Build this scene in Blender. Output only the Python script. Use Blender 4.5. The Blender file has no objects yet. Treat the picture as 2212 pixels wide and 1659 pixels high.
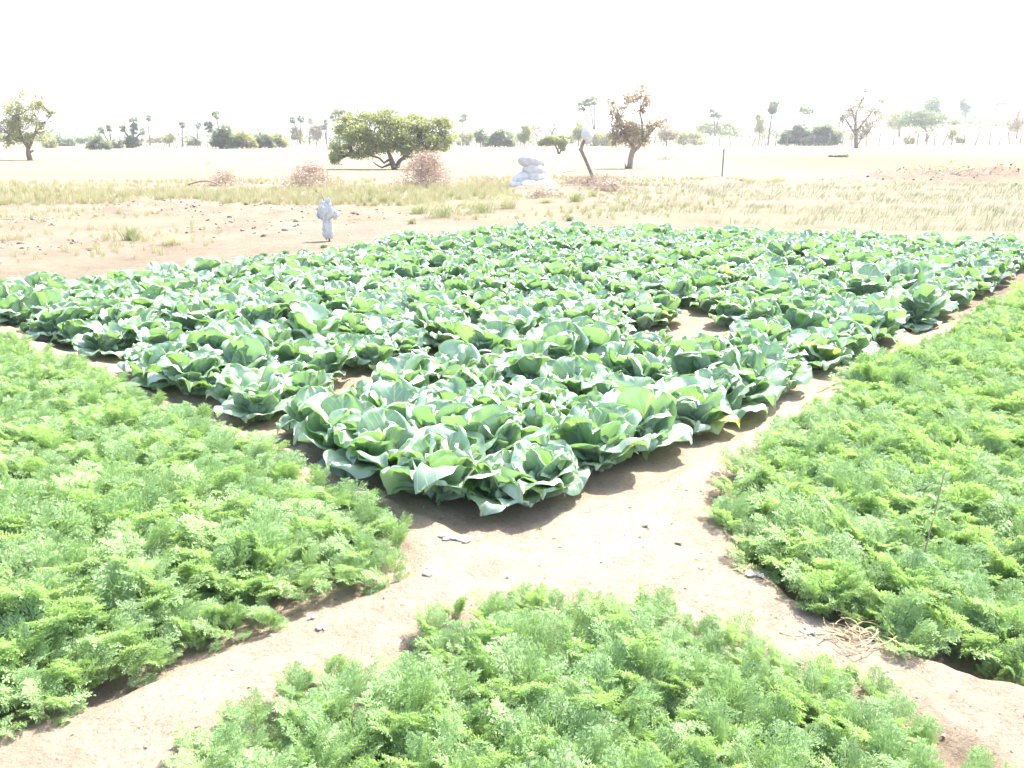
import bpy, math, random
import numpy as np
from mathutils import Vector, Matrix

random.seed(7)
RNG = np.random.default_rng(7)
S = bpy.context.scene
C = S.collection
PI = math.pi

# ------------------------------------------------------------------ camera, sky, sun, exposure
FPX = 1738.0                      # focal length for a 2212 px wide frame
PITCH = math.radians(17.1)
CAMH = 1.6
cd = bpy.data.cameras.new('camera')
cd.sensor_width = 36.0
cd.lens = 36.0 * FPX / 2212.0
cd.clip_start = 0.05
cd.clip_end = 6000
cam = bpy.data.objects.new('camera', cd)
cam.location = (0, 0, CAMH)
cam.rotation_euler = (PI / 2 - PITCH, 0, 0)
C.objects.link(cam)
S.camera = cam

SUN_EL, SUN_AZ = math.radians(59), math.radians(46)      # azimuth from +Y towards +X
world = bpy.data.worlds.new('World')
S.world = world
world.use_nodes = True
wn = world.node_tree
bg = wn.nodes['Background']
sky = wn.nodes.new('ShaderNodeTexSky')
sky.sky_type = 'NISHITA'
sky.sun_disc = False
sky.sun_elevation = SUN_EL
sky.sun_rotation = SUN_AZ
sky.dust_density = 3.0
sky.air_density = 1.0
wn.links.new(sky.outputs[0], bg.inputs[0])
bg.inputs[1].default_value = 0.15

sl = bpy.data.lights.new('sun', 'SUN')
sl.energy = 4.2
sl.angle = math.radians(0.5)
sl.color = (1.0, 0.965, 0.90)
sun = bpy.data.objects.new('sun', sl)
sd = Vector((math.sin(SUN_AZ) * math.cos(SUN_EL), math.cos(SUN_AZ) * math.cos(SUN_EL), math.sin(SUN_EL)))
sun.rotation_euler = sd.to_track_quat('Z', 'Y').to_euler()
C.objects.link(sun)

S.view_settings.view_transform = 'Standard'
S.view_settings.look = 'None'
S.view_settings.gamma = 1
S.view_settings.use_curve_mapping = False
S.view_settings.exposure = 2.05
S.render.engine = 'CYCLES'
S.cycles.use_denoising = True
S.cycles.max_bounces = 8
S.cycles.transparent_max_bounces = 8
S.cycles.volume_bounces = 1

# ------------------------------------------------------------------ noise and terrain
def vnoise(x, y, seed=0):
    x = np.asarray(x, float); y = np.asarray(y, float)
    xi = np.floor(x); yi = np.floor(y)
    xf = x - xi; yf = y - yi
    u = xf * xf * (3 - 2 * xf); v = yf * yf * (3 - 2 * yf)
    def h(a, b):
        n = np.sin(a * 127.1 + b * 311.7 + seed * 74.7) * 43758.5453
        return n - np.floor(n)
    return ((h(xi, yi) * (1 - u) + h(xi + 1, yi) * u) * (1 - v) + (h(xi, yi + 1) * (1 - u) + h(xi + 1, yi + 1) * u) * v) * 2 - 1

def fbm(x, y, seed=0, o=4):
    r = 0; a = 1.0; f = 1.0
    for k in range(o):
        r = r + a * vnoise(x * f + k * 17.3, y * f - k * 9.1, seed + k); a *= .5; f *= 2.03
    return r

def sstep(t):
    t = np.clip(t, 0, 1); return t * t * (3 - 2 * t)

def sdist(poly, x, y):
    """signed distance to polygon, positive inside"""
    x = np.asarray(x, float); y = np.asarray(y, float)
    d = np.full(x.shape, 1e9); ins = np.zeros(x.shape, bool)
    n = len(poly)
    for i in range(n):
        ax, ay = poly[i]; bx, by = poly[(i + 1) % n]
        ex, ey = bx - ax, by - ay
        t = np.clip(((x - ax) * ex + (y - ay) * ey) / (ex * ex + ey * ey + 1e-12), 0, 1)
        d = np.minimum(d, np.hypot(x - ax - t * ex, y - ay - t * ey))
        c = ((ay > y) != (by > y)) & (x < (bx - ax) * (y - ay) / (by - ay + 1e-12) + ax)
        ins ^= c
    return np.where(ins, d, -d)

CT, ST = math.cos(PITCH), math.sin(PITCH)
def ray(px, py):
    u = (px - 1106) / FPX; v = -(py - 829.5) / FPX
    return u, CT + v * ST, -ST + v * CT
def Gz(px, py, z=0.0):
    """world x, y where the view line of a photo point meets height z"""
    dx, dy, dz = ray(px, py)
    t = (z - CAMH) / dz
    return dx * t, dy * t
def W(px, py, y0):
    dx, dy, dz = ray(px, py)
    t = y0 / dy
    return dx * t, CAMH + dz * t

# plot geometry on the ground (metres)
CORN = np.array([0.03, 2.93])
DA = np.array([-0.738, 0.675])      # along the left edge of the cabbage plot
DB = np.array([0.675, 0.738])       # along the right-hand path
def AB(a, b): return CORN + DA * a + DB * b
CABP = [tuple(AB(-.05, -.05)), tuple(AB(7.05, -.05)), tuple(AB(7.5, 7.4)), tuple(AB(4.3, 10.0)), tuple(AB(-.05, 11.5))]
LEFTP = [Gz(-60, 1590), Gz(200, 1515), Gz(520, 1385), Gz(810, 1280), Gz(905, 1225), Gz(895, 1150, .05), Gz(780, 1045, .12), Gz(620, 955, .17), Gz(450, 875, .17),
         Gz(270, 795, .17), Gz(60, 715, .17), Gz(-120, 655, .17), (-9.5, 8.2), (-9.5, 2.0), (-3.0, .9)]
BOTP = [Gz(330, 1640, .06), Gz(460, 1550, .06), Gz(690, 1450, .06), Gz(880, 1355, .06), Gz(980, 1290, .06), Gz(1090, 1250, .06), Gz(1380, 1285, .06), Gz(1530, 1340, .06),
        Gz(1720, 1400, .06), Gz(1920, 1480, .06), Gz(2110, 1565, .06), Gz(2250, 1680, .06), (1.5, .75), (-1.1, .75)]
RIGHTP = [Gz(1550, 1090), Gz(1600, 1185), Gz(1720, 1290), Gz(1880, 1375), Gz(2060, 1430), Gz(2230, 1470), (3.6, 1.70), (8.5, 1.8), (13, 10.8),
          Gz(2300, 590, .1), Gz(2140, 640, .1), Gz(2010, 725, .1), Gz(1850, 805, .1), Gz(1720, 895, .1), Gz(1620, 985, .1), Gz(1550, 1060, .06)]

MOUNDS = []   # (x, y, rx, ry, h)
def mound(px, py, wpx, hpx, depth=1.2):
    x, y = Gz(px, py)
    MOUNDS.append((x, y + depth * .4, wpx * y / FPX / 2 * 1.1, depth, hpx * y / FPX))
mound(330, 452, 170, 16, 1.6); mound(250, 462, 120, 9, 1.3); mound(440, 462, 260, 14, 1.5); mound(600, 470, 260, 13, 1.5)
mound(790, 470, 130, 10, 1.0); mound(540, 500, 300, 9, 1.2); mound(1150, 413, 150, 10, 1.1); mound(1300, 410, 190, 12, 1.3)
mound(1565, 398, 110, 10, 1.2); mound(60, 540, 260, 6, 1.2); mound(30, 485, 120, 8, .8)
for q in range(9):
    mound(1870 + q * 62, 394 - q * .2, 120, 9 + 2.2 * q * .7 + (q % 3) * 2, 1.5)

FEET = []
fr_ = random.Random(4)
for (ax, ay, bx, by, n) in ((-2.6, 1.7, .3, 2.75, 11), (.3, 2.75, 4.2, 6.9, 16), (.5, 2.6, 2.6, 1.5, 8), (-.4, 2.55, 1.5, 3.2, 7), (1.2, 2.3, 3.0, 1.2, 6)):
    for k in range(n):
        t = (k + .5) / n; a_ = math.atan2(by - ay, bx - ax)
        FEET.append((ax + (bx - ax) * t - math.sin(a_) * .09 * (1 if k % 2 else -1) + fr_.gauss(0, .05), ay + (by - ay) * t + math.cos(a_) * .09 * (1 if k % 2 else -1) + fr_.gauss(0, .05), a_ + fr_.gauss(0, .2)))

def zfar(x, y):
    x = np.asarray(x, float); y = np.asarray(y, float)
    d = np.hypot(x, y); r = x / np.maximum(y, 1)
    z = 11.5 * sstep((d - 135) / 300) * sstep((r - .34) / .22)
    z = z + 2.3 * sstep((d - 165) / 60) * np.exp(-((r - .25) / .07) ** 2)
    z = z + .10 * fbm(x * .06, y * .06, 5, 3) * sstep((d - 14) / 40)
    return z

def zf(x, y):
    x = np.asarray(x, float); y = np.asarray(y, float)
    d = np.hypot(x, y)
    z = zfar(x, y)
    near = 1 - sstep((d - 18) / 20)
    z = z + near * (.012 * fbm(x * 1.3, y * 1.3, 1, 3) + .005 * fbm(x * 9, y * 9, 2, 3))
    rough = vnoise(x * .9, y * .9, 31)
    z = z + near * .022 * np.clip(rough + .2, 0, 1) * np.abs(fbm(x * 14, y * 14, 8, 2))
    for P, dep in ((LEFTP, .05), (BOTP, .05), (RIGHTP, .09), (CABP, .05)):
        m = sstep((sdist(P, x, y) + .05) / .13)
        z = z - dep * m + m * .012 * fbm(x * 5, y * 5, 4, 2)
    nr = np.nonzero((np.abs(x) < 4) & (y < 8))[0] if x.size > 1 else np.arange(x.size)
    if len(nr):
        dz = np.zeros(len(nr)); xs_, ys_ = x.ravel()[nr], y.ravel()[nr]
        for fx, fy, fa in FEET:
            u = (xs_ - fx) * math.cos(fa) + (ys_ - fy) * math.sin(fa); v = -(xs_ - fx) * math.sin(fa) + (ys_ - fy) * math.cos(fa)
            q = (u / .13) ** 2 + (v / .048) ** 2
            dz += -.011 * np.exp(-q ** 2) + .005 * np.exp(-((np.sqrt(q) - 1.25) / .25) ** 2)
        zr = np.array(z, float).ravel(); zr[nr] += dz; z = zr.reshape(x.shape)
    for mx, my, rx, ry, h in MOUNDS:
        g = np.exp(-(((x - mx) / rx) ** 2 + ((y - my) / ry) ** 2) * 1.6)
        z = z + h * g * (1 + .55 * fbm(x * 1.7, y * 1.7, 9, 3))
    return z

def Z(x, y): return float(zf(np.array([x]), np.array([y]))[0])

def G(px, py, dmax=260.0):
    """ground point seen at a photo point, following the terrain"""
    dx, dy, dz = ray(px, py)
    t = 1.0
    ts = np.geomspace(1.0, dmax / dy, 900)
    hh = CAMH + dz * ts - zf(dx * ts, dy * ts)
    k = np.nonzero(hh < 0)[0]
    t = ts[k[0]] if len(k) else ts[-1]
    return dx * t, dy * t, Z(dx * t, dy * t)

# ------------------------------------------------------------------ object helpers
def props(o, label=None, cat=None, group=None, kind=None):
    if label: o['label'] = label
    if cat: o['category'] = cat
    if group: o['group'] = group
    if kind: o['kind'] = kind
    return o

def empty(name, loc, label, cat, group=None, rz=0):
    o = bpy.data.objects.new(name, None)
    o.empty_display_size = .1
    o.location = loc; o.rotation_euler = (0, 0, rz)
    C.objects.link(o)
    return props(o, label, cat, group)

def link(name, me, parent=None, loc=None, rot=None, scale=None):
    o = bpy.data.objects.new(name, me)
    if loc is not None: o.location = loc
    if rot is not None: o.rotation_euler = rot
    if scale is not None: o.scale = (scale,) * 3 if np.isscalar(scale) else scale
    o.parent = parent
    C.objects.link(o)
    return o

class MB:
    def __init__(self): self.v = []; self.f = []; self.n = 0; self.mi = []
    def add(self, verts, faces, mi=0):
        verts = np.asarray(verts, float).reshape(-1, 3)
        b = self.n
        self.v.append(verts); self.n += len(verts)
        if isinstance(faces, np.ndarray): faces = faces.tolist()
        self.f.extend([[i + b for i in f] for f in faces])
        self.mi.extend([mi] * len(faces))
    def tube(self, pts, rad, n=6, mi=0, cap=True, wob=0):
        pts = np.asarray(pts, float); m = len(pts)
        rad = np.broadcast_to(np.asarray(rad, float), (m,))
        tan = np.gradient(pts, axis=0); tan /= np.linalg.norm(tan, axis=1)[:, None] + 1e-9
        ref = np.array([0, 1., 0]) if abs(tan[:, 1]).mean() < .8 else np.array([1., 0, 0])
        a = np.cross(tan, ref); a /= np.linalg.norm(a, axis=1)[:, None] + 1e-9
        b = np.cross(tan, a)
        th = np.arange(n) / n * 2 * PI
        R = rad[:, None] * (1 + wob * RNG.uniform(-1, 1, (m, n)))
        V = pts[:, None] + (a[:, None] * np.cos(th)[None, :, None] + b[:, None] * np.sin(th)[None, :, None]) * R[..., None]
        F = [[i * n + j, i * n + (j + 1) % n, (i + 1) * n + (j + 1) % n, (i + 1) * n + j] for i in range(m - 1) for j in range(n)]
        if cap: F += [list(range(n))[::-1], [(m - 1) * n + j for j in range(n)]]
        self.add(V, F, mi)
    def leaves(self, P, size, aspect=.55, mi=0, up=0.0):
        """many random leaf quads at points P"""
        n = len(P)
        d = RNG.normal(size=(n, 3)); d[:, 2] += up; d /= np.linalg.norm(d, axis=1)[:, None]
        e = np.cross(d, RNG.normal(size=(n, 3))); e /= np.linalg.norm(e, axis=1)[:, None] + 1e-9
        s = (size * RNG.uniform(.6, 1.4, n))[:, None]
        V = np.stack([P - d * s * .5, P + e * s * aspect * .5, P + d * s * .5, P - e * s * aspect * .5], 1)
        k = np.arange(n)[:, None] * 4 + np.arange(4)[None]
        self.add(V, k, mi)
    def mesh(self, name, mats, smooth=False):
        me = bpy.data.meshes.new(name)
        V = np.concatenate(self.v)
        me.from_pydata(V.tolist(), [], self.f)
        for m in (mats if isinstance(mats, (list, tuple)) else [mats]): me.materials.append(m)
        me.polygons.foreach_set('material_index', self.mi)
        if smooth: me.polygons.foreach_set('use_smooth', [True] * len(me.polygons))
        me.update()
        return me

def grid_faces(nu, nv):
    i, j = np.meshgrid(np.arange(nu - 1), np.arange(nv - 1), indexing='ij')
    a = (i * nv + j).ravel()
    return np.stack([a, a + 1, a + nv + 1, a + nv], 1)

# ------------------------------------------------------------------ materials
def newmat(name):
    m = bpy.data.materials.new(name); m.use_nodes = True
    nt = m.node_tree
    return m, nt, nt.nodes['Principled BSDF'], nt.nodes['Material Output']

def nd(nt, typ, **kw):
    n = nt.nodes.new(typ)
    for k, v in kw.items(): setattr(n, k, v)
    return n

def setin(n, **kw):
    for k, v in kw.items(): n.inputs[k.replace('_', ' ')].default_value = v
    return n

def ramp(nt, fac, stops):
    r = nd(nt, 'ShaderNodeValToRGB')
    el = r.color_ramp.elements
    while len(el) < len(stops): el.new(.5)
    for e, (p, c) in zip(el, stops):
        e.position = p; e.color = (*c, 1)
    nt.links.new(fac, r.inputs[0])
    return r.outputs[0]

def simple(name, c1, c2, scale=8, rough=.85, bump=0.0, spec=.3, rnd=.0, detail=5):
    m, nt, p, out = newmat(name)
    tc = nd(nt, 'ShaderNodeTexCoord')
    n = nd(nt, 'ShaderNodeTexNoise'); n.inputs['Scale'].default_value = scale; n.inputs['Detail'].default_value = detail
    nt.links.new(tc.outputs['Object'], n.inputs['Vector'])
    c = ramp(nt, n.outputs[0], [(.3, c1), (.7, c2)])
    nt.links.new(c, p.inputs['Base Color'])
    p.inputs['Roughness'].default_value = rough
    p.inputs['Specular IOR Level'].default_value = spec
    if bump:
        b = nd(nt, 'ShaderNodeBump'); b.inputs['Strength'].default_value = 1; b.inputs['Distance'].default_value = bump
        nt.links.new(n.outputs[0], b.inputs['Height']); nt.links.new(b.outputs[0], p.inputs['Normal'])
    return m

def leafmat(name, ca, cb, tr, trans=.35, rough=.5, spec=.4, scale=3.0):
    """foliage: colour varies per instance / over the plant, light passes through"""
    m, nt, p, out = newmat(name)
    oi = nd(nt, 'ShaderNodeObjectInfo'); ge = nd(nt, 'ShaderNodeNewGeometry')
    ad = nd(nt, 'ShaderNodeMath', operation='ADD')
    nz = nd(nt, 'ShaderNodeTexNoise'); nz.inputs['Scale'].default_value = scale
    nt.links.new(ge.outputs['Position'], nz.inputs['Vector'])
    mu = nd(nt, 'ShaderNodeMath', operation='MULTIPLY'); mu.inputs[1].default_value = .45
    nt.links.new(ge.outputs['Random Per Island'], mu.inputs[0])
    nt.links.new(mu.outputs[0], ad.inputs[0])
    m2 = nd(nt, 'ShaderNodeMath', operation='MULTIPLY_ADD'); m2.inputs[1].default_value = .25
    nt.links.new(oi.outputs['Random'], m2.inputs[0]); 
    m3 = nd(nt, 'ShaderNodeMath', operation='MULTIPLY'); m3.inputs[1].default_value = .5
    nt.links.new(nz.outputs[0], m3.inputs[0]); nt.links.new(m3.outputs[0], m2.inputs[2])
    nt.links.new(m2.outputs[0], ad.inputs[1])
    c = ramp(nt, ad.outputs[0], [(.2, ca), (.85, cb)])
    nt.links.new(c, p.inputs['Base Color'])
    p.inputs['Roughness'].default_value = rough
    p.inputs['Specular IOR Level'].default_value = spec
    t = nd(nt, 'ShaderNodeBsdfTranslucent'); t.inputs[0].default_value = (*tr, 1)
    mx = nd(nt, 'ShaderNodeMixShader'); mx.inputs[0].default_value = trans
    nt.links.new(p.outputs[0], mx.inputs[1]); nt.links.new(t.outputs[0], mx.inputs[2])
    nt.links.new(mx.outputs[0], out.inputs[0])
    return m

def soil_material():
    m, nt, p, out = newmat('soil')
    tc = nd(nt, 'ShaderNodeTexCoord'); P = tc.outputs['Object']
    at = nd(nt, 'ShaderNodeVertexColor'); at.layer_name = 'zone'
    def noise(s, d=6, r=.6):
        n = nd(nt, 'ShaderNodeTexNoise'); n.inputs['Scale'].default_value = s; n.inputs['Detail'].default_value = d
        n.inputs['Roughness'].default_value = r; nt.links.new(P, n.inputs['Vector']); return n.outputs[0]
    n1, n2, n3 = noise(.9), noise(7), noise(60, 4)
    g1 = ramp(nt, n1, [(.3, (.80, .76, .74)), (.7, (1.12, 1.12, 1.10))])
    g2 = ramp(nt, n2, [(.3, (.86, .82, .80)), (.62, (1.06, 1.06, 1.05))])
    g3 = ramp(nt, n3, [(.28, (.62, .55, .50)), (.46, (1.03, 1.03, 1.03))])
    def mul(a, b, f=1):
        x = nd(nt, 'ShaderNodeMix', data_type='RGBA', blend_type='MULTIPLY'); x.inputs[0].default_value = f
        nt.links.new(a, x.inputs[6]); nt.links.new(b, x.inputs[7]); return x.outputs[2]
    col = mul(mul(mul(at.outputs[0], g1), g2), g3, .8)
    nt.links.new(col, p.inputs['Base Color'])
    p.inputs['Roughness'].default_value = .95; p.inputs['Specular IOR Level'].default_value = .1
    # drying cracks and crumbs in the crust
    vo = nd(nt, 'ShaderNodeTexVoronoi', feature='DISTANCE_TO_EDGE'); vo.inputs['Scale'].default_value = 9
    wz = nd(nt, 'ShaderNodeVectorMath', operation='MULTIPLY_ADD'); wz.inputs[1].default_value = (.14, .14, .14)
    nn = nd(nt, 'ShaderNodeTexNoise'); nn.inputs['Scale'].default_value = 4; nt.links.new(P, nn.inputs['Vector'])
    nt.links.new(nn.outputs['Color'], wz.inputs[0]); nt.links.new(P, wz.inputs[2]); nt.links.new(wz.outputs[0], vo.inputs['Vector'])
    cr = nd(nt, 'ShaderNodeMapRange'); cr.inputs[1].default_value = 0; cr.inputs[2].default_value = .05; cr.inputs[3].default_value = 0; cr.inputs[4].default_value = 1
    nt.links.new(vo.outputs[0], cr.inputs[0])
    msk = nd(nt, 'ShaderNodeMapRange'); msk.inputs[1].default_value = .52; msk.inputs[2].default_value = .6
    n4 = noise(1.7, 2); nt.links.new(n4, msk.inputs[0])
    mm = nd(nt, 'ShaderNodeMix'); nt.links.new(msk.outputs[0], mm.inputs[0]); mm.inputs[2].default_value = 1; nt.links.new(cr.outputs[0], mm.inputs[3])
    a1 = nd(nt, 'ShaderNodeMath', operation='MULTIPLY_ADD'); a1.inputs[1].default_value = .07; nt.links.new(mm.outputs[0], a1.inputs[0])
    n5 = noise(20, 9, .78); nt.links.new(n5, a1.inputs[2])
    b = nd(nt, 'ShaderNodeBump'); b.inputs['Strength'].default_value = 1; b.inputs['Distance'].default_value = .042
    nt.links.new(a1.outputs[0], b.inputs['Height']); nt.links.new(b.outputs[0], p.inputs['Normal'])
    return m

def cabbage_leaf_material(name, ca, cb, vein, tr, trans=.3):
    m, nt, p, out = newmat(name)
    uv = nd(nt, 'ShaderNodeUVMap'); uv.uv_map = 'UVMap'
    sp = nd(nt, 'ShaderNodeSeparateXYZ'); nt.links.new(uv.outputs[0], sp.inputs[0])
    def M(op, a, b=None, c=None):
        n = nd(nt, 'ShaderNodeMath', operation=op)
        for k, v in enumerate((a, b, c)):
            if v is None: continue
            if isinstance(v, (int, float)): n.inputs[k].default_value = v
            else: nt.links.new(v, n.inputs[k])
        return n.outputs[0]
    ns = nd(nt, 'ShaderNodeTexNoise'); ns.inputs['Scale'].default_value = 22; nt.links.new(uv.outputs[0], ns.inputs['Vector'])
    ax = M('ABSOLUTE', sp.outputs[0])
    mid = M('SUBTRACT', 1, M('MINIMUM', M('DIVIDE', ax, .008), 1))
    ph = M('DIVIDE', M('ADD', M('SUBTRACT', M('POWER', M('MAXIMUM', sp.outputs[1], .001), 1.0), M('MULTIPLY', M('POWER', M('ADD', ax, .001), .85), .95)), M('MULTIPLY', ns.outputs[0], .03)), .056)
    fr = M('ABSOLUTE', M('SUBTRACT', M('FRACT', ph), .5))
    sec = M('SUBTRACT', 1, M('MINIMUM', M('DIVIDE', fr, .11), 1))
    sec = M('MULTIPLY', sec, M('SUBTRACT', 1, M('MINIMUM', M('DIVIDE', ax, .16), 1)))
    v = M('MINIMUM', M('ADD', mid, M('MULTIPLY', sec, .9)), 1)
    oi = nd(nt, 'ShaderNodeObjectInfo')
    n2 = nd(nt, 'ShaderNodeTexNoise'); n2.inputs['Scale'].default_value = 9; n2.inputs['Detail'].default_value = 6; nt.links.new(uv.outputs[0], n2.inputs['Vector'])
    f = M('ADD', M('MULTIPLY', oi.outputs['Random'], .6), M('MULTIPLY', n2.outputs[0], .55))
    base = ramp(nt, f, [(.2, ca), (.85, cb)])
    ge = nd(nt, 'ShaderNodeNewGeometry')
    # underside paler
    un = nd(nt, 'ShaderNodeMix', data_type='RGBA'); nt.links.new(M('MULTIPLY', ge.outputs['Backfacing'], .35), un.inputs[0])
    nt.links.new(base, un.inputs[6]); un.inputs[7].default_value = (.22, .32, .22, 1)
    mx = nd(nt, 'ShaderNodeMix', data_type='RGBA'); nt.links.new(M('MULTIPLY', v, .9), mx.inputs[0])
    nt.links.new(un.outputs[2], mx.inputs[6]); mx.inputs[7].default_value = (*vein, 1)
    nt.links.new(mx.outputs[2], p.inputs['Base Color'])
    p.inputs['Roughness'].default_value = .37
    p.inputs['Specular IOR Level'].default_value = 1.0
    b = nd(nt, 'ShaderNodeBump'); b.inputs['Strength'].default_value = .8; b.inputs['Distance'].default_value = .004
    hh = M('ADD', M('MULTIPLY', M('MINIMUM', fr, .12), 2.0), M('MULTIPLY', n2.outputs[0], 1.6))
    nt.links.new(hh, b.inputs['Height']); nt.links.new(b.outputs[0], p.inputs['Normal'])
    t = nd(nt, 'ShaderNodeBsdfTranslucent')
    tm = nd(nt, 'ShaderNodeMix', data_type='RGBA'); nt.links.new(M('MULTIPLY', v, .6), tm.inputs[0])
    tm.inputs[6].default_value = (*tr, 1); tm.inputs[7].default_value = (.62, .66, .18, 1)
    nt.links.new(tm.outputs[2], t.inputs[0])
    s = nd(nt, 'ShaderNodeMixShader'); s.inputs[0].default_value = trans
    nt.links.new(p.outputs[0], s.inputs[1]); nt.links.new(t.outputs[0], s.inputs[2]); nt.links.new(s.outputs[0], out.inputs[0])
    return m

M_SOIL = soil_material()
M_CLOD = simple('dry_clod', (.33, .265, .20), (.43, .35, .27), 12, .95, .003)
M_CAB = cabbage_leaf_material('cabbage_leaf', (.12, .22, .13), (.38, .48, .40), (.54, .62, .34), (.28, .50, .11), .27)
M_CABY = cabbage_leaf_material('yellowing_cabbage_leaf', (.20, .30, .08), (.34, .40, .15), (.55, .57, .26), (.42, .54, .09), .35)
M_HEAD = cabbage_leaf_material('cabbage_head', (.25, .38, .20), (.42, .52, .34), (.6, .66, .42), (.4, .55, .2), .15)
M_CARROT = leafmat('carrot_foliage', (.13, .24, .11), (.36, .46, .24), (.42, .62, .17), .38, .5, .3, 2.5)
M_GRASSY = leafmat('yellow_grass', (.36, .33, .19), (.50, .45, .29), (.46, .44, .22), .3, .7, .2, .6)
M_GRASSG = leafmat('green_grass', (.18, .21, .09), (.34, .35, .18), (.32, .38, .14), .3, .6, .3, .6)
M_SPROUT = leafmat('sprout_green', (.10, .17, .08), (.20, .26, .14), (.18, .28, .10), .3, .5, .4, .6)
M_STRAW = leafmat('straw', (.50, .38, .22), (.66, .54, .36), (.5, .4, .2), .2, .6, .3, 6)
M_TWIG = leafmat('dry_twig', (.30, .21, .16), (.46, .35, .28), (.4, .25, .18), .1, .8, .2, 2)
M_BARK = simple('bark', (.13, .095, .075), (.24, .18, .14), 9, .9, .02)
M_BARKP = simple('pale_bark', (.26, .19, .14), (.40, .31, .25), 6, .9, .02)
M_WOOD = simple('grey_weathered_wood', (.16, .12, .10), (.30, .24, .21), 14, .85, .01)
M_OLIVE = leafmat('acacia_leaf', (.22, .25, .11), (.45, .46, .25), (.42, .46, .18), .4, .55, .35, .5)
M_PALM = leafmat('palm_frond', (.12, .15, .10), (.28, .31, .19), (.22, .28, .11), .4, .45, .5, .3)
M_DARK = leafmat('dark_leaf', (.10, .13, .08), (.22, .26, .15), (.18, .25, .09), .4, .5, .4, .3)
M_BROWN = leafmat('brown_leaf', (.30, .235, .18), (.46, .39, .28), (.42, .34, .2), .4, .6, .3, .5)
M_PINK = leafmat('dry_brush_leaf', (.44, .34, .265), (.62, .51, .41), (.48, .36, .27), .2, .7, .3, 3)
M_YEL = leafmat('yellow_green_leaf', (.24, .25, .10), (.44, .43, .20), (.40, .41, .14), .4, .6, .3, .5)
M_METAL = simple('green_grey_metal', (.12, .15, .13), (.2, .23, .2), 20, .6, 0, .5)
M_WIRE = simple('rusty_wire', (.16, .12, .10), (.24, .2, .18), 20, .6)
M_HILL = simple('hill_scrub', (.08, .09, .08), (.16, .15, .13), .02, .95)

def sack_material():
    m, nt, p, out = newmat('white_woven_plastic')
    tc = nd(nt, 'ShaderNodeTexCoord')
    w1 = nd(nt, 'ShaderNodeTexWave'); w1.inputs['Scale'].default_value = 60
    w2 = nd(nt, 'ShaderNodeTexWave', bands_direction='Z'); w2.inputs['Scale'].default_value = 60
    n = nd(nt, 'ShaderNodeTexNoise'); n.inputs['Scale'].default_value = 6; n.inputs['Detail'].default_value = 6
    for q in (w1, w2, n): nt.links.new(tc.outputs['Object'], q.inputs['Vector'])
    c = ramp(nt, n.outputs[0], [(.3, (.50, .46, .42)), (.6, (.62, .60, .58))])
    nt.links.new(c, p.inputs['Base Color']); p.inputs['Roughness'].default_value = .55
    ad = nd(nt, 'ShaderNodeMath', operation='ADD'); nt.links.new(w1.outputs[1], ad.inputs[0]); nt.links.new(w2.outputs[1], ad.inputs[1])
    b = nd(nt, 'ShaderNodeBump'); b.inputs['Distance'].default_value = .001; nt.links.new(ad.outputs[0], b.inputs['Height']); nt.links.new(b.outputs[0], p.inputs['Normal'])
    return m
M_SACK = sack_material()

def film_material(name, col, trans=.3):
    m, nt, p, out = newmat(name)
    tc = nd(nt, 'ShaderNodeTexCoord')
    n = nd(nt, 'ShaderNodeTexNoise'); n.inputs['Scale'].default_value = 14; n.inputs['Detail'].default_value = 4
    nt.links.new(tc.outputs['Object'], n.inputs['Vector'])
    c = ramp(nt, n.outputs[0], [(.3, tuple(v * .85 for v in col)), (.6, col)])
    nt.links.new(c, p.inputs['Base Color']); p.inputs['Roughness'].default_value = .35
    t = nd(nt, 'ShaderNodeBsdfTranslucent'); t.inputs[0].default_value = (*col, 1)
    s = nd(nt, 'ShaderNodeMixShader'); s.inputs[0].default_value = trans
    nt.links.new(p.outputs[0], s.inputs[1]); nt.links.new(t.outputs[0], s.inputs[2]); nt.links.new(s.outputs[0], out.inputs[0])
    return m
M_FILM = film_material('white_plastic_film', (.66, .65, .63), .2)
M_BLUE = film_material('blue_plastic_film', (.36, .50, .60))

# ------------------------------------------------------------------ ground: one sheet to the horizon
def axis(lo, hi, fine, grow, outer):
    a = list(np.arange(lo, hi, fine))
    s = fine; x = a[-1]
    right = []
    while x < outer:
        s *= grow; x += s; right.append(x)
    s = fine; x = a[0]; left = []
    while x > -outer if lo < 0 and hi > 0 and abs(lo) == abs(hi) else x > -6:
        s *= grow; x -= s; left.append(x)
    return np.array(left[::-1] + a + right)
gx = axis(-4.2, 4.2, .028, 1.026, 2200)
gy = axis(.9, 6.0, .028, 1.012, 2600)
X, Y = np.meshgrid(gx, gy, indexing='ij')
ZZ = zf(X.ravel(), Y.ravel())
V = np.stack([X.ravel(), Y.ravel(), ZZ], 1)
F = grid_faces(len(gx), len(gy))[:, ::-1]
me = bpy.data.meshes.new('ground')
me.vertices.add(len(V)); me.vertices.foreach_set('co', V.ravel())
me.loops.add(F.size); me.loops.foreach_set('vertex_index', F.ravel().astype(np.int32))
me.polygons.add(len(F)); me.polygons.foreach_set('loop_start', np.arange(len(F), dtype=np.int32) * 4)
me.polygons.foreach_set('use_smooth', np.ones(len(F), bool))
me.update(calc_edges=True)
me.flip_normals() if me.polygons[0].normal.z < 0 else None
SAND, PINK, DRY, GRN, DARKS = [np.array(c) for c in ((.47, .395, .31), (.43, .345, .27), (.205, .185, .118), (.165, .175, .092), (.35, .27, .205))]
xx, yy = X.ravel(), Y.ravel(); dd = np.hypot(xx, yy)
col = np.tile(SAND, (len(xx), 1))
def blend(c, f):
    global col
    f = np.clip(f, 0, 1)[:, None]; col = col * (1 - f) + c * f
n_a = fbm(xx * .35, yy * .35, 21, 3)
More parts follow.
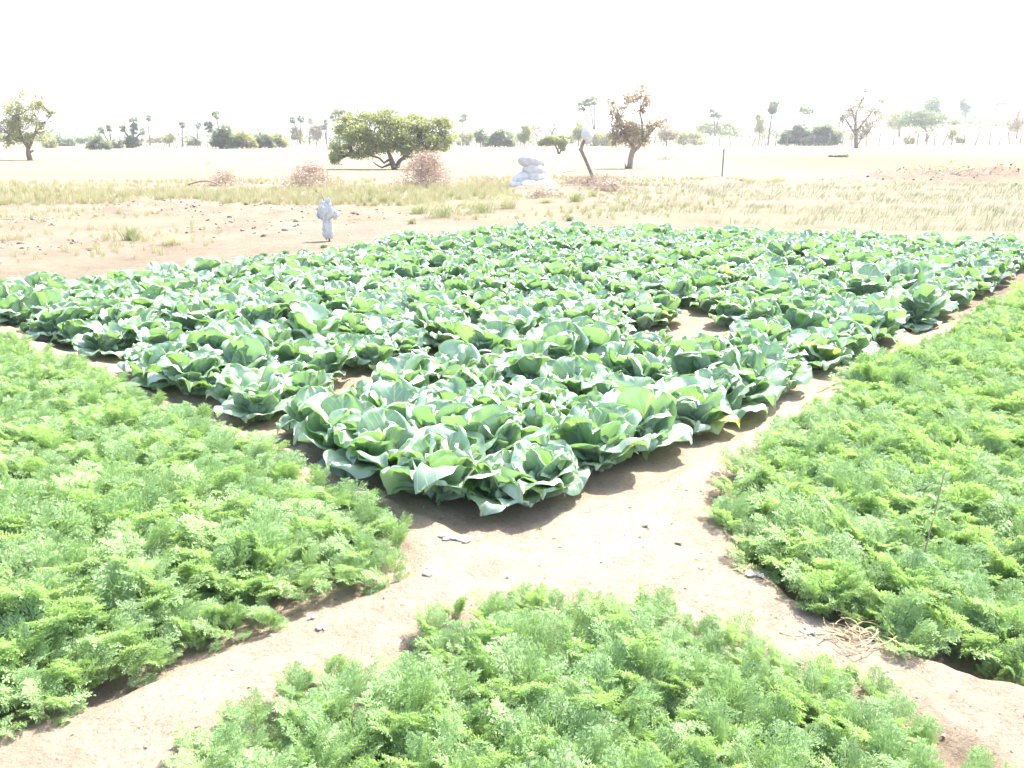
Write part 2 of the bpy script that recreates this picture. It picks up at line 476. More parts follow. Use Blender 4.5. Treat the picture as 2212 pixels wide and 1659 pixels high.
n_s = fbm(xx * .05, yy * .16, 22, 4)
blend(PINK, sstep((n_a + .25) / .9) * (1 - sstep((dd - 9) / 4)) * .6)
far = sstep((dd - 7) / 4)
blend(SAND * .45, far)
blend(DRY, far * (.35 + .5 * n_s))
blend(PINK * .46, far * sstep((fbm(xx * .04, yy * .2, 26, 3) - .1) / .6) * .35)
rr = xx / np.maximum(yy, 1)
blend(GRN, sstep((rr - .18) / .2) * sstep((dd - 36) / 20) * (1 - sstep((dd - 120) / 60)) * (.55 + .6 * fbm(xx * .06, yy * .05, 27, 3)))
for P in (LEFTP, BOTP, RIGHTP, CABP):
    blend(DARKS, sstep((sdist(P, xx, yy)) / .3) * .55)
hm = np.zeros(len(xx))
for mx, my, rx, ry, h in MOUNDS: hm = np.maximum(hm, np.exp(-(((xx - mx) / rx) ** 2 + ((yy - my) / ry) ** 2) * 1.5))
blend(PINK * .54, hm * (.6 + .5 * fbm(xx * 2, yy * 2, 28, 2)))
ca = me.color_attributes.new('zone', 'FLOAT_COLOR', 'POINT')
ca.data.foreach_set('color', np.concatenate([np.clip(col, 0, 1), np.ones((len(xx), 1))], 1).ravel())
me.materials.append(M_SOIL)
ground = link('ground', me)
props(ground, kind='structure')

# far hill on the right of the horizon
def hill():
    nu, nv = 90, 24
    u = np.linspace(0, 1, nu); v = np.linspace(-1, 1, nv)
    U, Vv = np.meshgrid(u, v, indexing='ij')
    x0, x1 = 380, 1600
    Xh = x0 + (x1 - x0) * U; Yh = 850 + Vv * 200 + 80 * U
    prof = sstep(U / .22) * 44 * (1 - .1 * np.abs(U - .5))
    Zh = prof * sstep(1 - np.abs(Vv)) * (1 + .06 * fbm(Xh * .01, Yh * .01, 40, 4)) + 8 * (U > 0) * (1 - np.abs(Vv)) + zfar(Xh, Yh) * .5 - 3
    mb = MB(); mb.add(np.stack([Xh, Yh, Zh], -1), grid_faces(nu, nv)[:, ::-1])
    o = link('hill', mb.mesh('hill', M_HILL, True)); props(o, kind='structure')
hill()

# ------------------------------------------------------------------ scattered instances through geometry nodes
def scatter(name, pts, rots, scls, idxs, meshes, label, cat):
    col_ = bpy.data.collections.new(name + '_pieces')
    for k, m_ in enumerate(meshes):
        col_.objects.link(bpy.data.objects.new('%s_piece_%02d' % (name, k), m_))
    me = bpy.data.meshes.new(name)
    me.from_pydata(np.asarray(pts).tolist(), [], [])
    a = me.attributes.new('rot', 'FLOAT_VECTOR', 'POINT'); a.data.foreach_set('vector', np.asarray(rots, np.float32).ravel())
    a = me.attributes.new('scl', 'FLOAT', 'POINT'); a.data.foreach_set('value', np.asarray(scls, np.float32))
    a = me.attributes.new('idx', 'INT', 'POINT'); a.data.foreach_set('value', np.asarray(idxs, np.int32))
    ng = bpy.data.node_groups.new(name, 'GeometryNodeTree')
    ng.interface.new_socket('Geometry', in_out='INPUT', socket_type='NodeSocketGeometry')
    ng.interface.new_socket('Geometry', in_out='OUTPUT', socket_type='NodeSocketGeometry')
    gi = ng.nodes.new('NodeGroupInput'); go = ng.nodes.new('NodeGroupOutput')
    ip = ng.nodes.new('GeometryNodeInstanceOnPoints'); ci = ng.nodes.new('GeometryNodeCollectionInfo')
    ci.inputs['Collection'].default_value = col_
    ci.inputs['Separate Children'].default_value = True; ci.inputs['Reset Children'].default_value = True
    def na(nm, dt):
        n = ng.nodes.new('GeometryNodeInputNamedAttribute'); n.data_type = dt; n.inputs['Name'].default_value = nm
        return [s for s in n.outputs if s.enabled and s.name == 'Attribute'][0]
    L = ng.links.new
    L(gi.outputs[0], ip.inputs['Points']); L(ci.outputs[0], ip.inputs['Instance'])
    ip.inputs['Pick Instance'].default_value = True
    L(na('idx', 'INT'), ip.inputs['Instance Index']); L(na('rot', 'FLOAT_VECTOR'), ip.inputs['Rotation']); L(na('scl', 'FLOAT'), ip.inputs['Scale'])
    L(ip.outputs[0], go.inputs[0])
    o = link(name, me)
    md = o.modifiers.new('scatter', 'NODES'); md.node_group = ng
    return props(o, label, cat, kind='stuff')

def sample_poly(P, spacing, jit=.45, grow=0.0):
    P = np.array(P); lo = P.min(0); hi = P.max(0)
    x, y = np.meshgrid(np.arange(lo[0], hi[0], spacing), np.arange(lo[1], hi[1], spacing))
    x = x.ravel() + RNG.uniform(-jit, jit, x.size) * spacing; y = y.ravel() + RNG.uniform(-jit, jit, y.size) * spacing
    k = sdist(P, x, y) > -grow
    return x[k], y[k]

# ------------------------------------------------------------------ carrot plants
def frond(mb, az, lean, L, seed):
    r = np.random.default_rng(seed)
    ca_, sa_ = math.cos(az), math.sin(az)
    n = 14
    s = np.linspace(0, 1, n)
    el = math.radians(90 - lean) - s ** 1.5 * math.radians(r.uniform(20, 75))
    ds = L / (n - 1)
    h = np.concatenate([[0], np.cumsum(np.cos(el[:-1]) * ds)]); z = np.concatenate([[0], np.cumsum(np.sin(el[:-1]) * ds)])
    side = r.uniform(-.03, .03) * s ** 2
    def pos(hh, sd_, zz): return np.stack([hh * ca_ - sd_ * sa_, hh * sa_ + sd_ * ca_, zz], -1)
    C_ = pos(h, side, z)
    mb.tube(C_[::3], np.linspace(.0022, .0007, len(C_[::3])), 3, 1, False)
    out = pos(np.array(0.), np.array(1.), np.array(0.))
    V = []; Fc = []
    npin = 9
    for k in range(npin):
        t = .42 + .58 * k / npin
        q = t * (n - 1); i = min(int(q), n - 2); f = q - i
        base = C_[i] * (1 - f) + C_[i + 1] * f
        tan = C_[i + 1] - C_[i]; tan /= np.linalg.norm(tan)
        nor = np.cross(tan, out); nor /= np.linalg.norm(nor)
        pl = L * r.uniform(.24, .29) * (math.sin(PI * (.25 + .75 * (k + .5) / npin)) ** .8) * r.uniform(.85, 1.15)
        for sgn in (-1, 1):
            ang = math.radians(r.uniform(48, 66))
            d = tan * math.cos(ang) + out * sgn * math.sin(ang) + nor * r.uniform(-.55, .35); d /= np.linalg.norm(d)
            w = np.cross(nor, d); w /= np.linalg.norm(w)
            nl = 5
            for j in range(nl + 1):
                b = base + d * pl * (j + .7) / (nl + 1) - nor * (.10 * pl * (j / nl) ** 2)
                ll = pl * .36 * (1 - .55 * j / nl)
                for s2 in ((-1, 1) if j < nl else (0,)):
                    for lob in (-.55, 0, .5):
                        a2 = (.9 * s2) + lob + r.uniform(-.15, .15)
                        e = d * math.cos(a2) + w * math.sin(a2) + nor * r.uniform(-.65, .65)
                        lw = .0021
                        o_ = b + e * ll * (.12 if lob == 0 else .18)
                        tip = o_ + e * ll * (1 if lob == 0 else .7)
                        mid = o_ + e * ll * .55
                        wv = (w * math.cos(a2) - d * math.sin(a2)) * lw
                        c = len(V)
                        V += [b, mid + wv, tip, mid - wv]; Fc.append([c, c + 1, c + 2, c + 3])
    mb.add(np.array(V), Fc, 0)

def carrot_plant(seed, nf=9):
    r = random.Random(seed)
    mb = MB()
    for k in range(nf):
        frond(mb, k * 2.4 + r.uniform(-.4, .4), r.uniform(4, 46) if k else 3, r.uniform(.19, .33), seed * 50 + k)
    return mb.mesh('carrot_plant', [M_CARROT, M_CARROT])
carrots = [carrot_plant(s) for s in range(8)]

def carrot_bed(name, P, label, spacing=.13, hmul=1.0, holes=()):
    x, y = sample_poly(P, spacing)
    den = fbm(x * 1.2, y * 1.2, 55, 2)
    sd_ = sdist(P, x, y)
    keep = (RNG.uniform(size=len(x)) < np.clip(1.2 + .4 * den, .8, 1)) & ((sd_ > .10) | (RNG.uniform(size=len(x)) < .7))
    for hx, hy, hr in holes: keep &= np.hypot(x - hx, y - hy) > hr
    x, y, sd_ = x[keep], y[keep], sd_[keep]
    n = len(x)
    s = (.80 + .28 * fbm(x * 1.1, y * 1.1, 56, 2) * .8 + RNG.uniform(-.20, .18, n)) * hmul * (.72 + .28 * sstep(sd_ / .35))
    s = np.clip(s, .4, 1.25)
    z = zf(x, y)
    rots = np.stack([RNG.normal(0, .2, n), RNG.normal(0, .2, n), RNG.uniform(0, 6.28, n)], 1)
    o = scatter(name, np.stack([x, y, z - .005], 1), rots, s, RNG.integers(0, 8, n), carrots, label, 'carrot leaves')
    return n
nc = 0
h1 = [(*Gz(330, 1310, .1), .08), (*Gz(215, 1195, .1), .10), (*Gz(60, 1030, .1), .1), (*Gz(640, 1250, .1), .08)]
nc += carrot_bed('carrot_foliage', LEFTP, 'bed of feathery green carrot tops filling the left side of the photo', .096, 1.0, h1)
nc += carrot_bed('carrot_foliage', BOTP, 'wedge-shaped bed of feathery carrot tops at the bottom centre between two sandy paths', .094, .80, ())
nc += carrot_bed('carrot_foliage', RIGHTP, 'tall bright green bed of feathery carrot tops right of the sandy path', .096, 1.12, ())

# ------------------------------------------------------------------ cabbages
def cab_leaf(kind, seed, mat):
    r = np.random.default_rng(seed)
    nu, nv = 17, 19
    L, R, e0, k, cup, ruf = {
        'outer': (.31, .155, 40, -34, .14, .026), 'mid': (.33, .170, 66, -26, .22, .026),
        'upper': (.32, .165, 82, -24, .32, .024), 'inner': (.21, .125, 76, 40, .55, .018)}[kind]
    L *= r.uniform(.92, 1.08); R *= r.uniform(.92, 1.1); e0 += r.uniform(-7, 7); k += r.uniform(-14, 14)
    q = np.linspace(0, 1, nu)
    s = np.where(q < .5, q * 1.16, .58 + .42 * np.sin((q - .5) * PI))
    w = R * np.sqrt(np.clip(1 - ((s - .58) / .425) ** 2, 0, 1))
    w = np.maximum(w, .016 * (1 - s)) ; w[-1] = .012
    fine = np.linspace(0, 1, 200); el = np.radians(e0 + k * fine ** 1.3)
    hy = np.cumsum(np.cos(el)) / 200 * L; hz = np.cumsum(np.sin(el)) / 200 * L
    yv = np.interp(s, fine, hy); zv = np.interp(s, fine, hz); ev = np.interp(s, fine, el)
    v = np.linspace(-1, 1, nv)
    Sg, Vg = np.meshgrid(s, v, indexing='ij')
    Wg = w[:, None]; Xl = Vg * Wg
    # lobes of the outline
    th = np.arctan2(Vg, (Sg - .5) * 2.2)
    edge = np.clip(np.maximum(np.abs(Vg), (Sg - .55) / .45), 0, 1)
    ph = r.uniform(0, 6.28, 4)
    ruffle = np.sin(5 * th + ph[0]) * .55 + np.sin(8 * th + ph[1]) * .6 + np.sin(13 * th + ph[2]) * .3
    nrm = cup * Vg ** 2 * Wg * 1.1 + ruf * ruffle * edge ** 2.2 * np.clip(Sg * 2, 0, 1)
    nrm += .0035 * np.sin(th * 17 + 3 * np.sin(th * 3 + ph[2])) * edge + .004 * fbm(Xl * 30 + seed, Sg * 9, seed, 2)
    tip = -r.uniform(.02, .07) * np.clip((edge - .7) / .3, 0, 1) ** 2 * (.5 if kind == 'inner' else 1)
    nrm += tip * (np.sin(3 * th + ph[3]) * .5 + .5)
    Xo = Xl * (1 - .25 * cup * Vg ** 2) * (1 + .05 * np.sin(9 * th + ph[1]))
    Yo = yv[:, None] - np.sin(ev)[:, None] * nrm
    Zo = zv[:, None] + np.cos(ev)[:, None] * nrm
    tw = r.uniform(-.5, .5)
    Xo = Xo + tw * .05 * Sg ** 2
    mb = MB(); F_ = grid_faces(nu, nv)
    mb.add(np.stack([Xo, Yo, Zo], -1), F_[:, ::-1])
    me = mb.mesh('cabbage_leaf', mat, True)
    uvl = me.uv_layers.new(name='UVMap')
    vi = np.zeros(len(me.loops), np.int32); me.loops.foreach_get('vertex_index', vi)
    UVs = np.stack([Xl.ravel(), (Sg * L).ravel() + seed * .013], 1)
    uvl.data.foreach_set('uv', UVs[vi].ravel())
    return me

LEAVES = {k: [cab_leaf(k, 10 * j + i * 3 + 1, M_CAB) for i in range(7)] for j, k in enumerate(('outer', 'mid', 'upper', 'inner'))}
LEAFY = [cab_leaf('outer', 90 + i, M_CABY) for i in range(4)] + [cab_leaf('mid', 95 + i, M_CABY) for i in range(2)]

def head_mesh(seed):
    r = np.random.default_rng(seed)
    nu, nv = 12, 18
    th = np.linspace(0, PI, nu); ph = np.linspace(0, 2 * PI, nv)
    T, Pp = np.meshgrid(th, ph, indexing='ij')
    R = .085 * (1 + .06 * np.sin(Pp * 3 + T * 2 + seed)) * (1 + .035 * np.maximum(0, np.sin(Pp * 2 + 3 * T)))
    P3 = np.stack([R * np.sin(T) * np.cos(Pp), R * np.sin(T) * np.sin(Pp), .115 + R * .9 * np.cos(T)], -1)
    mb = MB(); mb.add(P3, grid_faces(nu, nv))
    mb.tube([(0, 0, -.03), (0, 0, .06)], [.02, .02], 8)
    me = mb.mesh('cabbage_head', M_HEAD, True)
    uvl = me.uv_layers.new(name='UVMap')
    co = np.array([v.co for v in me.vertices])
    vi = np.zeros(len(me.loops), np.int32); me.loops.foreach_get('vertex_index', vi)
    uvl.data.foreach_set('uv', np.stack([co[:, 0], co[:, 1] + co[:, 2] + .1], 1)[vi].ravel())
    return me
HEADS = [head_mesh(s) for s in range(3)]

def make_cabbage(x, y, scale, label, openness=1.0, small=False, yellow=.10):
    root = empty('cabbage', (x, y, Z(x, y) - .005), label, 'cabbage', 'cabbages planted close together in the plot', RNG.uniform(0, 6.28))
    root.rotation_euler.x = RNG.normal(0, .09); root.rotation_euler.y = RNG.normal(0, .09)
    rings = (('outer', 5, 0, .0), ('mid', 6, .7, .01), ('upper', 5, .3, .02), ('inner', 3, .9, .035))
    if small: rings = (('mid', 4, 0, 0), ('upper', 3, .5, .01))
    else: link('head', HEADS[int(RNG.integers(0, 3))], root, (0, 0, 0), (0, 0, RNG.uniform(0, 6)), scale)
    for kind, n, off, zb in rings:
        for i in range(n):
            az = off + i * 2 * PI / n + RNG.uniform(-.28, .28)
            pool = LEAVES[kind]
            if kind in ('outer', 'mid') and RNG.uniform() < yellow * (2.0 if kind == 'outer' else .35): pool = LEAFY[:4] if kind == 'outer' else LEAFY[4:]
            me = pool[int(RNG.integers(0, len(pool)))]
            s = scale * RNG.uniform(.68, 1.08)
            b = .02 * scale
            link('leaf', me, root, (-math.sin(az) * b, math.cos(az) * b, zb * scale + .02),
                 (RNG.normal(0, .13), RNG.normal(0, .13), az), (s * (1 if RNG.uniform() < .5 else -1), s, s * RNG.uniform(.84, 1.06)))
    return root

NUM = ['first', 'second', 'third', 'fourth', 'fifth', 'sixth', 'seventh', 'eighth', 'ninth', 'tenth', 'eleventh', 'twelfth', 'thirteenth', 'fourteenth',
       'fifteenth', 'sixteenth', 'seventeenth', 'eighteenth', 'nineteenth', 'twentieth', 'twenty-first', 'twenty-second', 'twenty-third', 'twenty-fourth', 'twenty-fifth', 'twenty-sixth', 'twenty-seventh', 'twenty-eighth', 'twenty-ninth', 'thirtieth']
SP = .388
gaps = [(*Gz(920, 785, .05), .32), (*Gz(1445, 655, .05), .36), (*Gz(1380, 750, .05), .44), (*Gz(770, 825, .05), .26), (*Gz(215, 765, .05), .22),
        (*Gz(1520, 708, .05), .34), (*Gz(1740, 570, .05), .2), (*Gz(50, 700, .05), .12)]
smalls = [(*Gz(1440, 735, .05), .26), (*Gz(1500, 740, .05), .24)]
ncab = 0
P = np.array(CABP)
GAPD = sdist
cands = []
for i in range(19):
    for j in range(30):
        a = .29 + i * SP; b = .17 + j * SP
        if i == 0 and j == 0: a, b = .42, .32
        x, y = AB(a, b) + RNG.normal(0, .04, 2)
        if float(sdist(CABP, np.array([x]), np.array([y]))[0]) < .12: continue
        if abs(x) > .67 * y + .5: continue
        small = any(math.hypot(x - hx, y - hy) < hr for hx, hy, hr in smalls)
        if not small and any(math.hypot(x - hx, y - hy) < hr for hx, hy, hr in gaps): continue
        cands.append((math.hypot(x, y), x, y, i, j, small))
cands.sort()
for d_, x, y, i, j, small in cands[:300]:
        sc = float(np.clip(RNG.normal(.88, .11) + .09 * vnoise(x * .8, y * .8, 61), .68, 1.12))
        if small: sc = .55
        if i == 0 and j == 0:
            lab = 'open cabbage filling the notch between the two frontmost cabbages of the plot'
        elif i == 0:
            lab = 'green cabbage on the right-hand path edge, %s plant back from the blunt front corner' % NUM[j - 1]
        elif j == 0:
            lab = 'blue-green cabbage on the left edge by the carrots, %s plant from the front corner' % NUM[i - 1]
        elif small:
            lab = 'small young pale cabbage by the bare gap, row %s from path, %s from left' % (NUM[i], NUM[j])
        else:
            lab = 'cabbage %s row in from the right-hand path and %s from the left edge' % (NUM[i], NUM[j])
        make_cabbage(x, y, sc, lab, small=small, yellow=.05 if i == 0 else .025)
        ncab += 1
# the farthest plants of the plot, past the three hundred nearest
pool = LEAVES['outer'] + LEAVES['mid'] + LEAVES['upper'] + LEAVES['inner']
pp_, rr_, ss_, ii_ = [], [], [], []
for d_, x, y, i, j, small in cands[300:]:
    sc = RNG.uniform(.8, 1.08); z = Z(x, y); a0 = RNG.uniform(0, 6)
    for kk, (n, off, zb) in enumerate(((5, 0, 0), (6, .7, .01), (5, .3, .02), (3, .9, .035))):
        for q in range(n):
            az = a0 + off + q * 2 * PI / n + RNG.uniform(-.28, .28)
            pp_.append((x - math.sin(az) * .02, y + math.cos(az) * .02, z + zb + .02)); rr_.append((RNG.normal(0, .13), RNG.normal(0, .13), az))
            ss_.append(sc * RNG.uniform(.66, 1.0)); ii_.append(kk * 7 + int(RNG.integers(0, 7)))
if pp_: scatter('far_cabbage_leaves', pp_, rr_, ss_, ii_, pool, 'farthest cabbages along the back and right end of the plot', 'cabbages')
print('cabbages', ncab, len(cands))

# ------------------------------------------------------------------ clods and crumbs
def clod_mesh(seed):
    import bmesh
    bm = bmesh.new(); bmesh.ops.create_icosphere(bm, subdivisions=2, radius=1)
    r = random.Random(seed)
    ax = [Vector((r.uniform(-1, 1), r.uniform(-1, 1), r.uniform(-1, 1))).normalized() for _ in range(9)]
    for v in bm.verts:
        k = 1 + sum(.10 * math.sin(4 * v.co.dot(a) + q) for q, a in enumerate(ax))
        for a in ax[:5]:
            d = v.co.dot(a)
            if d > .62: v.co -= a * (d - .62)
        v.co *= k; v.co.z *= .45
    me = bpy.data.meshes.new('clod'); bm.to_mesh(me); bm.free(); me.materials.append(M_CLOD)
    return me
clods = [clod_mesh(s) for s in range(5)]
def scatter_clods(name, x, y, size, label, ms=None):
    n = len(x)
    scatter(name, np.stack([x, y, zf(x, y) + size * .15], 1), RNG.uniform(0, 6.28, (n, 3)) * [.15, .15, 1], size, RNG.integers(0, 5, n), ms or clods, label, 'soil clods')
x = RNG.uniform(-3.6, 5.5, 34000); y = RNG.uniform(1.2, 9.5, 34000)
inb = np.zeros(len(x), bool)
for Pp in (LEFTP, BOTP, RIGHTP, CABP): inb |= sdist(Pp, x, y) > .1
k = ~inb & (vnoise(x * 1.4, y * 1.4, 71) + .35 * vnoise(x * 5, y * 5, 72) > .05 - .3)
x, y = x[k], y[k]
scatter_clods('path_crumbs', x, y, np.clip(RNG.lognormal(-5.9, .5, len(x)), .0015, .012), 'dry soil crumbs and pebbles lying on the sandy paths')
xs, ys = [], []
for mx, my, rx, ry, h in MOUNDS:
    n = int(35 + rx * 28)
    xs.append(RNG.normal(mx, rx * .6, n)); ys.append(RNG.normal(my, ry * .55, n))
x = np.concatenate(xs); y = np.concatenate(ys)
M_BANK = simple('bank_clod', (.21, .165, .125), (.29, .235, .18), 12, .95, .003)
bank = [c.copy() for c in clods]
for c in bank: c.materials[0] = M_BANK
scatter_clods('earth_clods', x, y, np.clip(RNG.lognormal(-3.9, .55, len(x)), .008, .075), 'broken earth clods on the dug banks beyond the cabbage plot', bank)
gx0, gy0 = Gz(1375, 752, .0)
x = RNG.normal(gx0, .22, 500); y = RNG.normal(gy0, .22, 500)
scatter_clods('dark_mulch', x, y, RNG.uniform(.004, .014, 500), 'brown crumbly mulch in the bare gap between cabbages')

# single larger clods on the paths
for (px, py, s, lab) in ((1395, 1142, .020, 'lumpy clod just right of the torn white plastic on the path'), (1292, 1172, .014, 'small clod below the torn white plastic on the path'),
                         (1465, 1178, .016, 'brown clod on the pale path below the front cabbages'), (1515, 1232, .013, 'clod nearest the bottom carrot wedge on the pale path'),
                         (925, 1245, .024, 'angular clod beside the pointed tip of the left carrot bed'), (1200, 1150, .012, 'small clod directly under the front cabbages')):
    px0, py0 = Gz(px, py)
    props(link('earth_clod', clods[int(RNG.integers(0, 5))], None, (px0, py0, Z(px0, py0) + s * .3), (0.1, .1, RNG.uniform(0, 6)), s), lab, 'clod', 'larger clods on the path')

# ------------------------------------------------------------------ grasses
def tuft_mesh(seed, nb, h, spread, lean, mat, w=.006, curl=.5):
    r = np.random.default_rng(seed); mb = MB()
    for k in range(nb):
        az = r.uniform(0, 2 * PI); hh = h * r.uniform(.5, 1.1); b = r.normal(0, spread * .3, 2)
        out = spread * r.uniform(.2, 1)
        t = np.linspace(0, 1, 4)
        cx = b[0] + math.cos(az) * out * t ** 1.6 * curl * 2 + lean * t ** 1.3 * hh; cy = b[1] + math.sin(az) * out * t ** 1.6 * curl * 2
        cz = hh * (t - .25 * t ** 2 * curl)
        px_, py_ = -math.sin(az + 1), math.cos(az + 1)
        ww = w * np.array([.8, 1, .7, .05]) * .5
        Lp = np.stack([cx - px_ * ww, cy - py_ * ww, cz], 1); Rp = np.stack([cx + px_ * ww, cy + py_ * ww, cz], 1)
        V_ = np.concatenate([Lp, Rp]); mb.add(V_, [[i, i + 1, i + 5, i + 4] for i in range(3)])
    return mb.mesh('grass_tuft', mat)
dry_t = [tuft_mesh(100 + s, 26, .34, .14, .05, M_GRASSY, .010) for s in range(4)] + [tuft_mesh(110 + s, 26, .28, .13, .05, M_GRASSG, .010) for s in range(1)]
def poly_px(pts): return [Gz(px, py) for px, py in pts]
def grass_area(pts, n, smin, smax, meshes, nz=None):
    P = np.array(poly_px(pts)); lo, hi = P.min(0), P.max(0)
    x = RNG.uniform(lo[0], hi[0], n * 3); y = RNG.uniform(lo[1], hi[1], n * 3)
    k = (sdist(P, x, y) > 0)
    if nz is not None: k &= fbm(x * nz, y * nz * 2, 81, 3) > -.25
    for mx, my, rx, ry, h in MOUNDS: k &= (((x - mx) / rx) ** 2 + ((y - my) / ry) ** 2) > .55
    x, y = x[k][:n], y[k][:n]
    return x, y, RNG.uniform(smin, smax, len(x)), RNG.integers(0, meshes, len(x))
areas = [grass_area([(-200, 405), (300, 414), (640, 411), (900, 408), (1120, 402), (1110, 425), (880, 446), (560, 446), (300, 440), (-200, 450)], 3000, .3, .85, 5),
         grass_area([(-200, 450), (250, 440), (560, 520), (300, 560), (-200, 580)], 420, .2, .55, 4, .5),
         grass_area([(-200, 395), (1200, 385), (1700, 388), (1700, 398), (1200, 410), (-200, 407)], 1500, .25, .7, 4, .4),
         grass_area([(1050, 420), (1400, 410), (1650, 430), (1400, 480), (900, 478)], 350, .2, .6, 5, .5),
         grass_area([(-300, 330), (2600, 325), (2600, 360), (-300, 365)], 350, .2, .6, 4, .1)]
x = np.concatenate([a[0] for a in areas]); y = np.concatenate([a[1] for a in areas])
sc = np.concatenate([a[2] for a in areas]); ix = np.concatenate([a[3] for a in areas])
scatter('dry_grass', np.stack([x, y, zf(x, y)], 1), np.stack([np.zeros(len(x)), np.zeros(len(x)), RNG.uniform(0, 6.28, len(x))], 1), sc, ix, dry_t,
        'pale yellow dry grass standing in a band across the field beyond the dug banks', 'grass')
sp_t = [tuft_mesh(130 + s, 6, .17, .12, .45, M_SPROUT, .005, .3) for s in range(4)]
P = poly_px([(1330, 402), (1750, 398), (2600, 398), (2600, 520), (1900, 496), (1500, 482), (1250, 470)])
lo, hi = np.array(P).min(0), np.array(P).max(0)
x = RNG.uniform(lo[0], hi[0], 30000); y = RNG.uniform(lo[1], hi[1], 30000)
row = np.abs(((y + .12 * x) / .75) % 1 - .5)
k = (sdist(P, x, y) > 0) & (row < .2) & (fbm(x * .35, y * .9, 83, 3) + .012 * (x * 4) > -.05)
x, y = x[k][:3300], y[k][:3300]
scatter('onion_sprouts', np.stack([x, y, zf(x, y)], 1), np.stack([np.zeros(len(x)), np.zeros(len(x)), RNG.normal(0, .5, len(x))], 1), RNG.uniform(.6, 1.2, len(x)), RNG.integers(0, 4, len(x)), sp_t,
        'thin green sprouts leaning in sparse rows across the bare field on the right', 'sprouts')

def tuft(px, py, wpx, hpx, mat, lab, nb=150, lean=0.05):
    x, y, z = G(px, py); s = y / FPX
    mb = MB(); me = tuft_mesh(int(px * 7 + py), nb, hpx * s * 1.05, wpx * s * .46, lean, mat, .008, .9)
    props(link('grass_tuft', me, None, (x, y, z - .01)), lab, 'grass tuft', 'grass tufts around the dug banks')
for t in ((285, 520, 62, 44, M_GRASSG, 'leafy green-brown tuft on the bank at the left above the bare earth'),
          (372, 530, 62, 30, M_GRASSY, 'low yellow-green tuft right of the leafy tuft on the left bank'),
          (955, 470, 105, 55, M_GRASSG, 'large bushy green tuft behind the far edge of the cabbages'),
          (905, 462, 60, 35, M_GRASSG, 'smaller tuft on the left shoulder of the large bushy tuft'),
          (1040, 460, 90, 48, M_GRASSG, 'yellow-green clump between the large bushy tuft and the white sacks'),
          (1100, 450, 70, 48, M_GRASSY, 'pale dry clump at the foot of the white sacks'),
          (1243, 436, 46, 32, M_GRASSG, 'narrow upright bright green weed right of the white sacks'),
          (1280, 425, 28, 20, M_GRASSG, 'small green weed below the foot of the leaning pole'),
          (1180, 438, 40, 18, M_GRASSY, 'low dry tuft in front of the white sacks'),
          (1035, 505, 24, 16, M_SPROUT, 'tiny green weed just behind the far cabbage edge'),
          (1230, 478, 20, 14, M_SPROUT, 'tiny weed alone at the sand right of the tallest far cabbages'),
          (890, 485, 24, 22, M_GRASSY, 'dry little tuft right of the white scarecrow'),
          (700, 536, 20, 10, M_SPROUT, 'tiny sprig at the foot of the white scarecrow'),
          (615, 548, 20, 12, M_SPROUT, 'tiny sprig on the sand left of the white scarecrow'),
          (570, 553, 18, 10, M_SPROUT, 'leftmost tiny sprig on the sand left of the white scarecrow'),
          (1680, 392, 60, 22, M_GRASSY, 'faint dry tuft between the thin metal post and the right earth bank')):
    tuft(*t)
for px, py, lab in ((1165, 1107, 'tiny green weed in the soil right under the front cabbages'), (170, 1492, 'tiny narrow-leaved weed at the shaded foot of the left carrot bed')):
    x, y = Gz(px, py + 12)
    props(link('small_weed', tuft_mesh(px, 14, .035, .02, 0, M_SPROUT, .003, .6), None, (x, y, Z(x, y) - .002)), lab, 'weed')

# ------------------------------------------------------------------ litter on the paths
def crumpled_sheet(seed, lx, ly, amp, mat, thick=.0):
    nu, nv = 22, 14
    U, V_ = np.meshgrid(np.linspace(-.5, .5, nu), np.linspace(-.5, .5, nv), indexing='ij')
    jx = fbm(U * 4 + seed, V_ * 4, seed, 3) * .10; jy = fbm(U * 4, V_ * 4 + seed, seed + 3, 3) * .14
    X_ = (U + jx) * lx; Y_ = (V_ * (1 + .5 * np.sin(U * 9 + seed)) + jy) * ly
    Z_ = np.abs(fbm(U * 6, V_ * 6, seed + 5, 4)) * amp
    mb = MB(); mb.add(np.stack([X_, Y_, Z_], -1), grid_faces(nu, nv)[:, ::-1])
    return mb.mesh('plastic_scrap', mat, False)
for (px, py, lx, ly, amp, rz, lab) in ((985, 1163, .13, .035, .014, -.25, 'long torn strip of dirty white plastic lying on the path below the cabbages'),
                                       (1018, 1148, .10, .022, .012, .25, 'upper torn scrap of white plastic overlapping the long strip on the path'),
                                       (1630, 1250, .07, .025, .012, -.35, 'small white scrap on the path beside the right carrot bed shadow'),
                                       (694, 1362, .035, .025, .01, 0, 'tiny white scrap on the path below the left carrot bed'),
                                       (1745, 1372, .03, .04, .01, .5, 'small white scrap beside the dry straw on the path'),
                                       (675, 1335, .03, .02, .01, .4, 'tiny white scrap half under the edge of the left carrot bed')):
    x, y = Gz(px, py)
    props(link('plastic_scrap', crumpled_sheet(px % 17 + 1, lx, ly, amp, M_FILM), None, (x, y, Z(x, y) + .004), (0, 0, rz)), lab, 'plastic scrap', 'white plastic scraps on the paths')

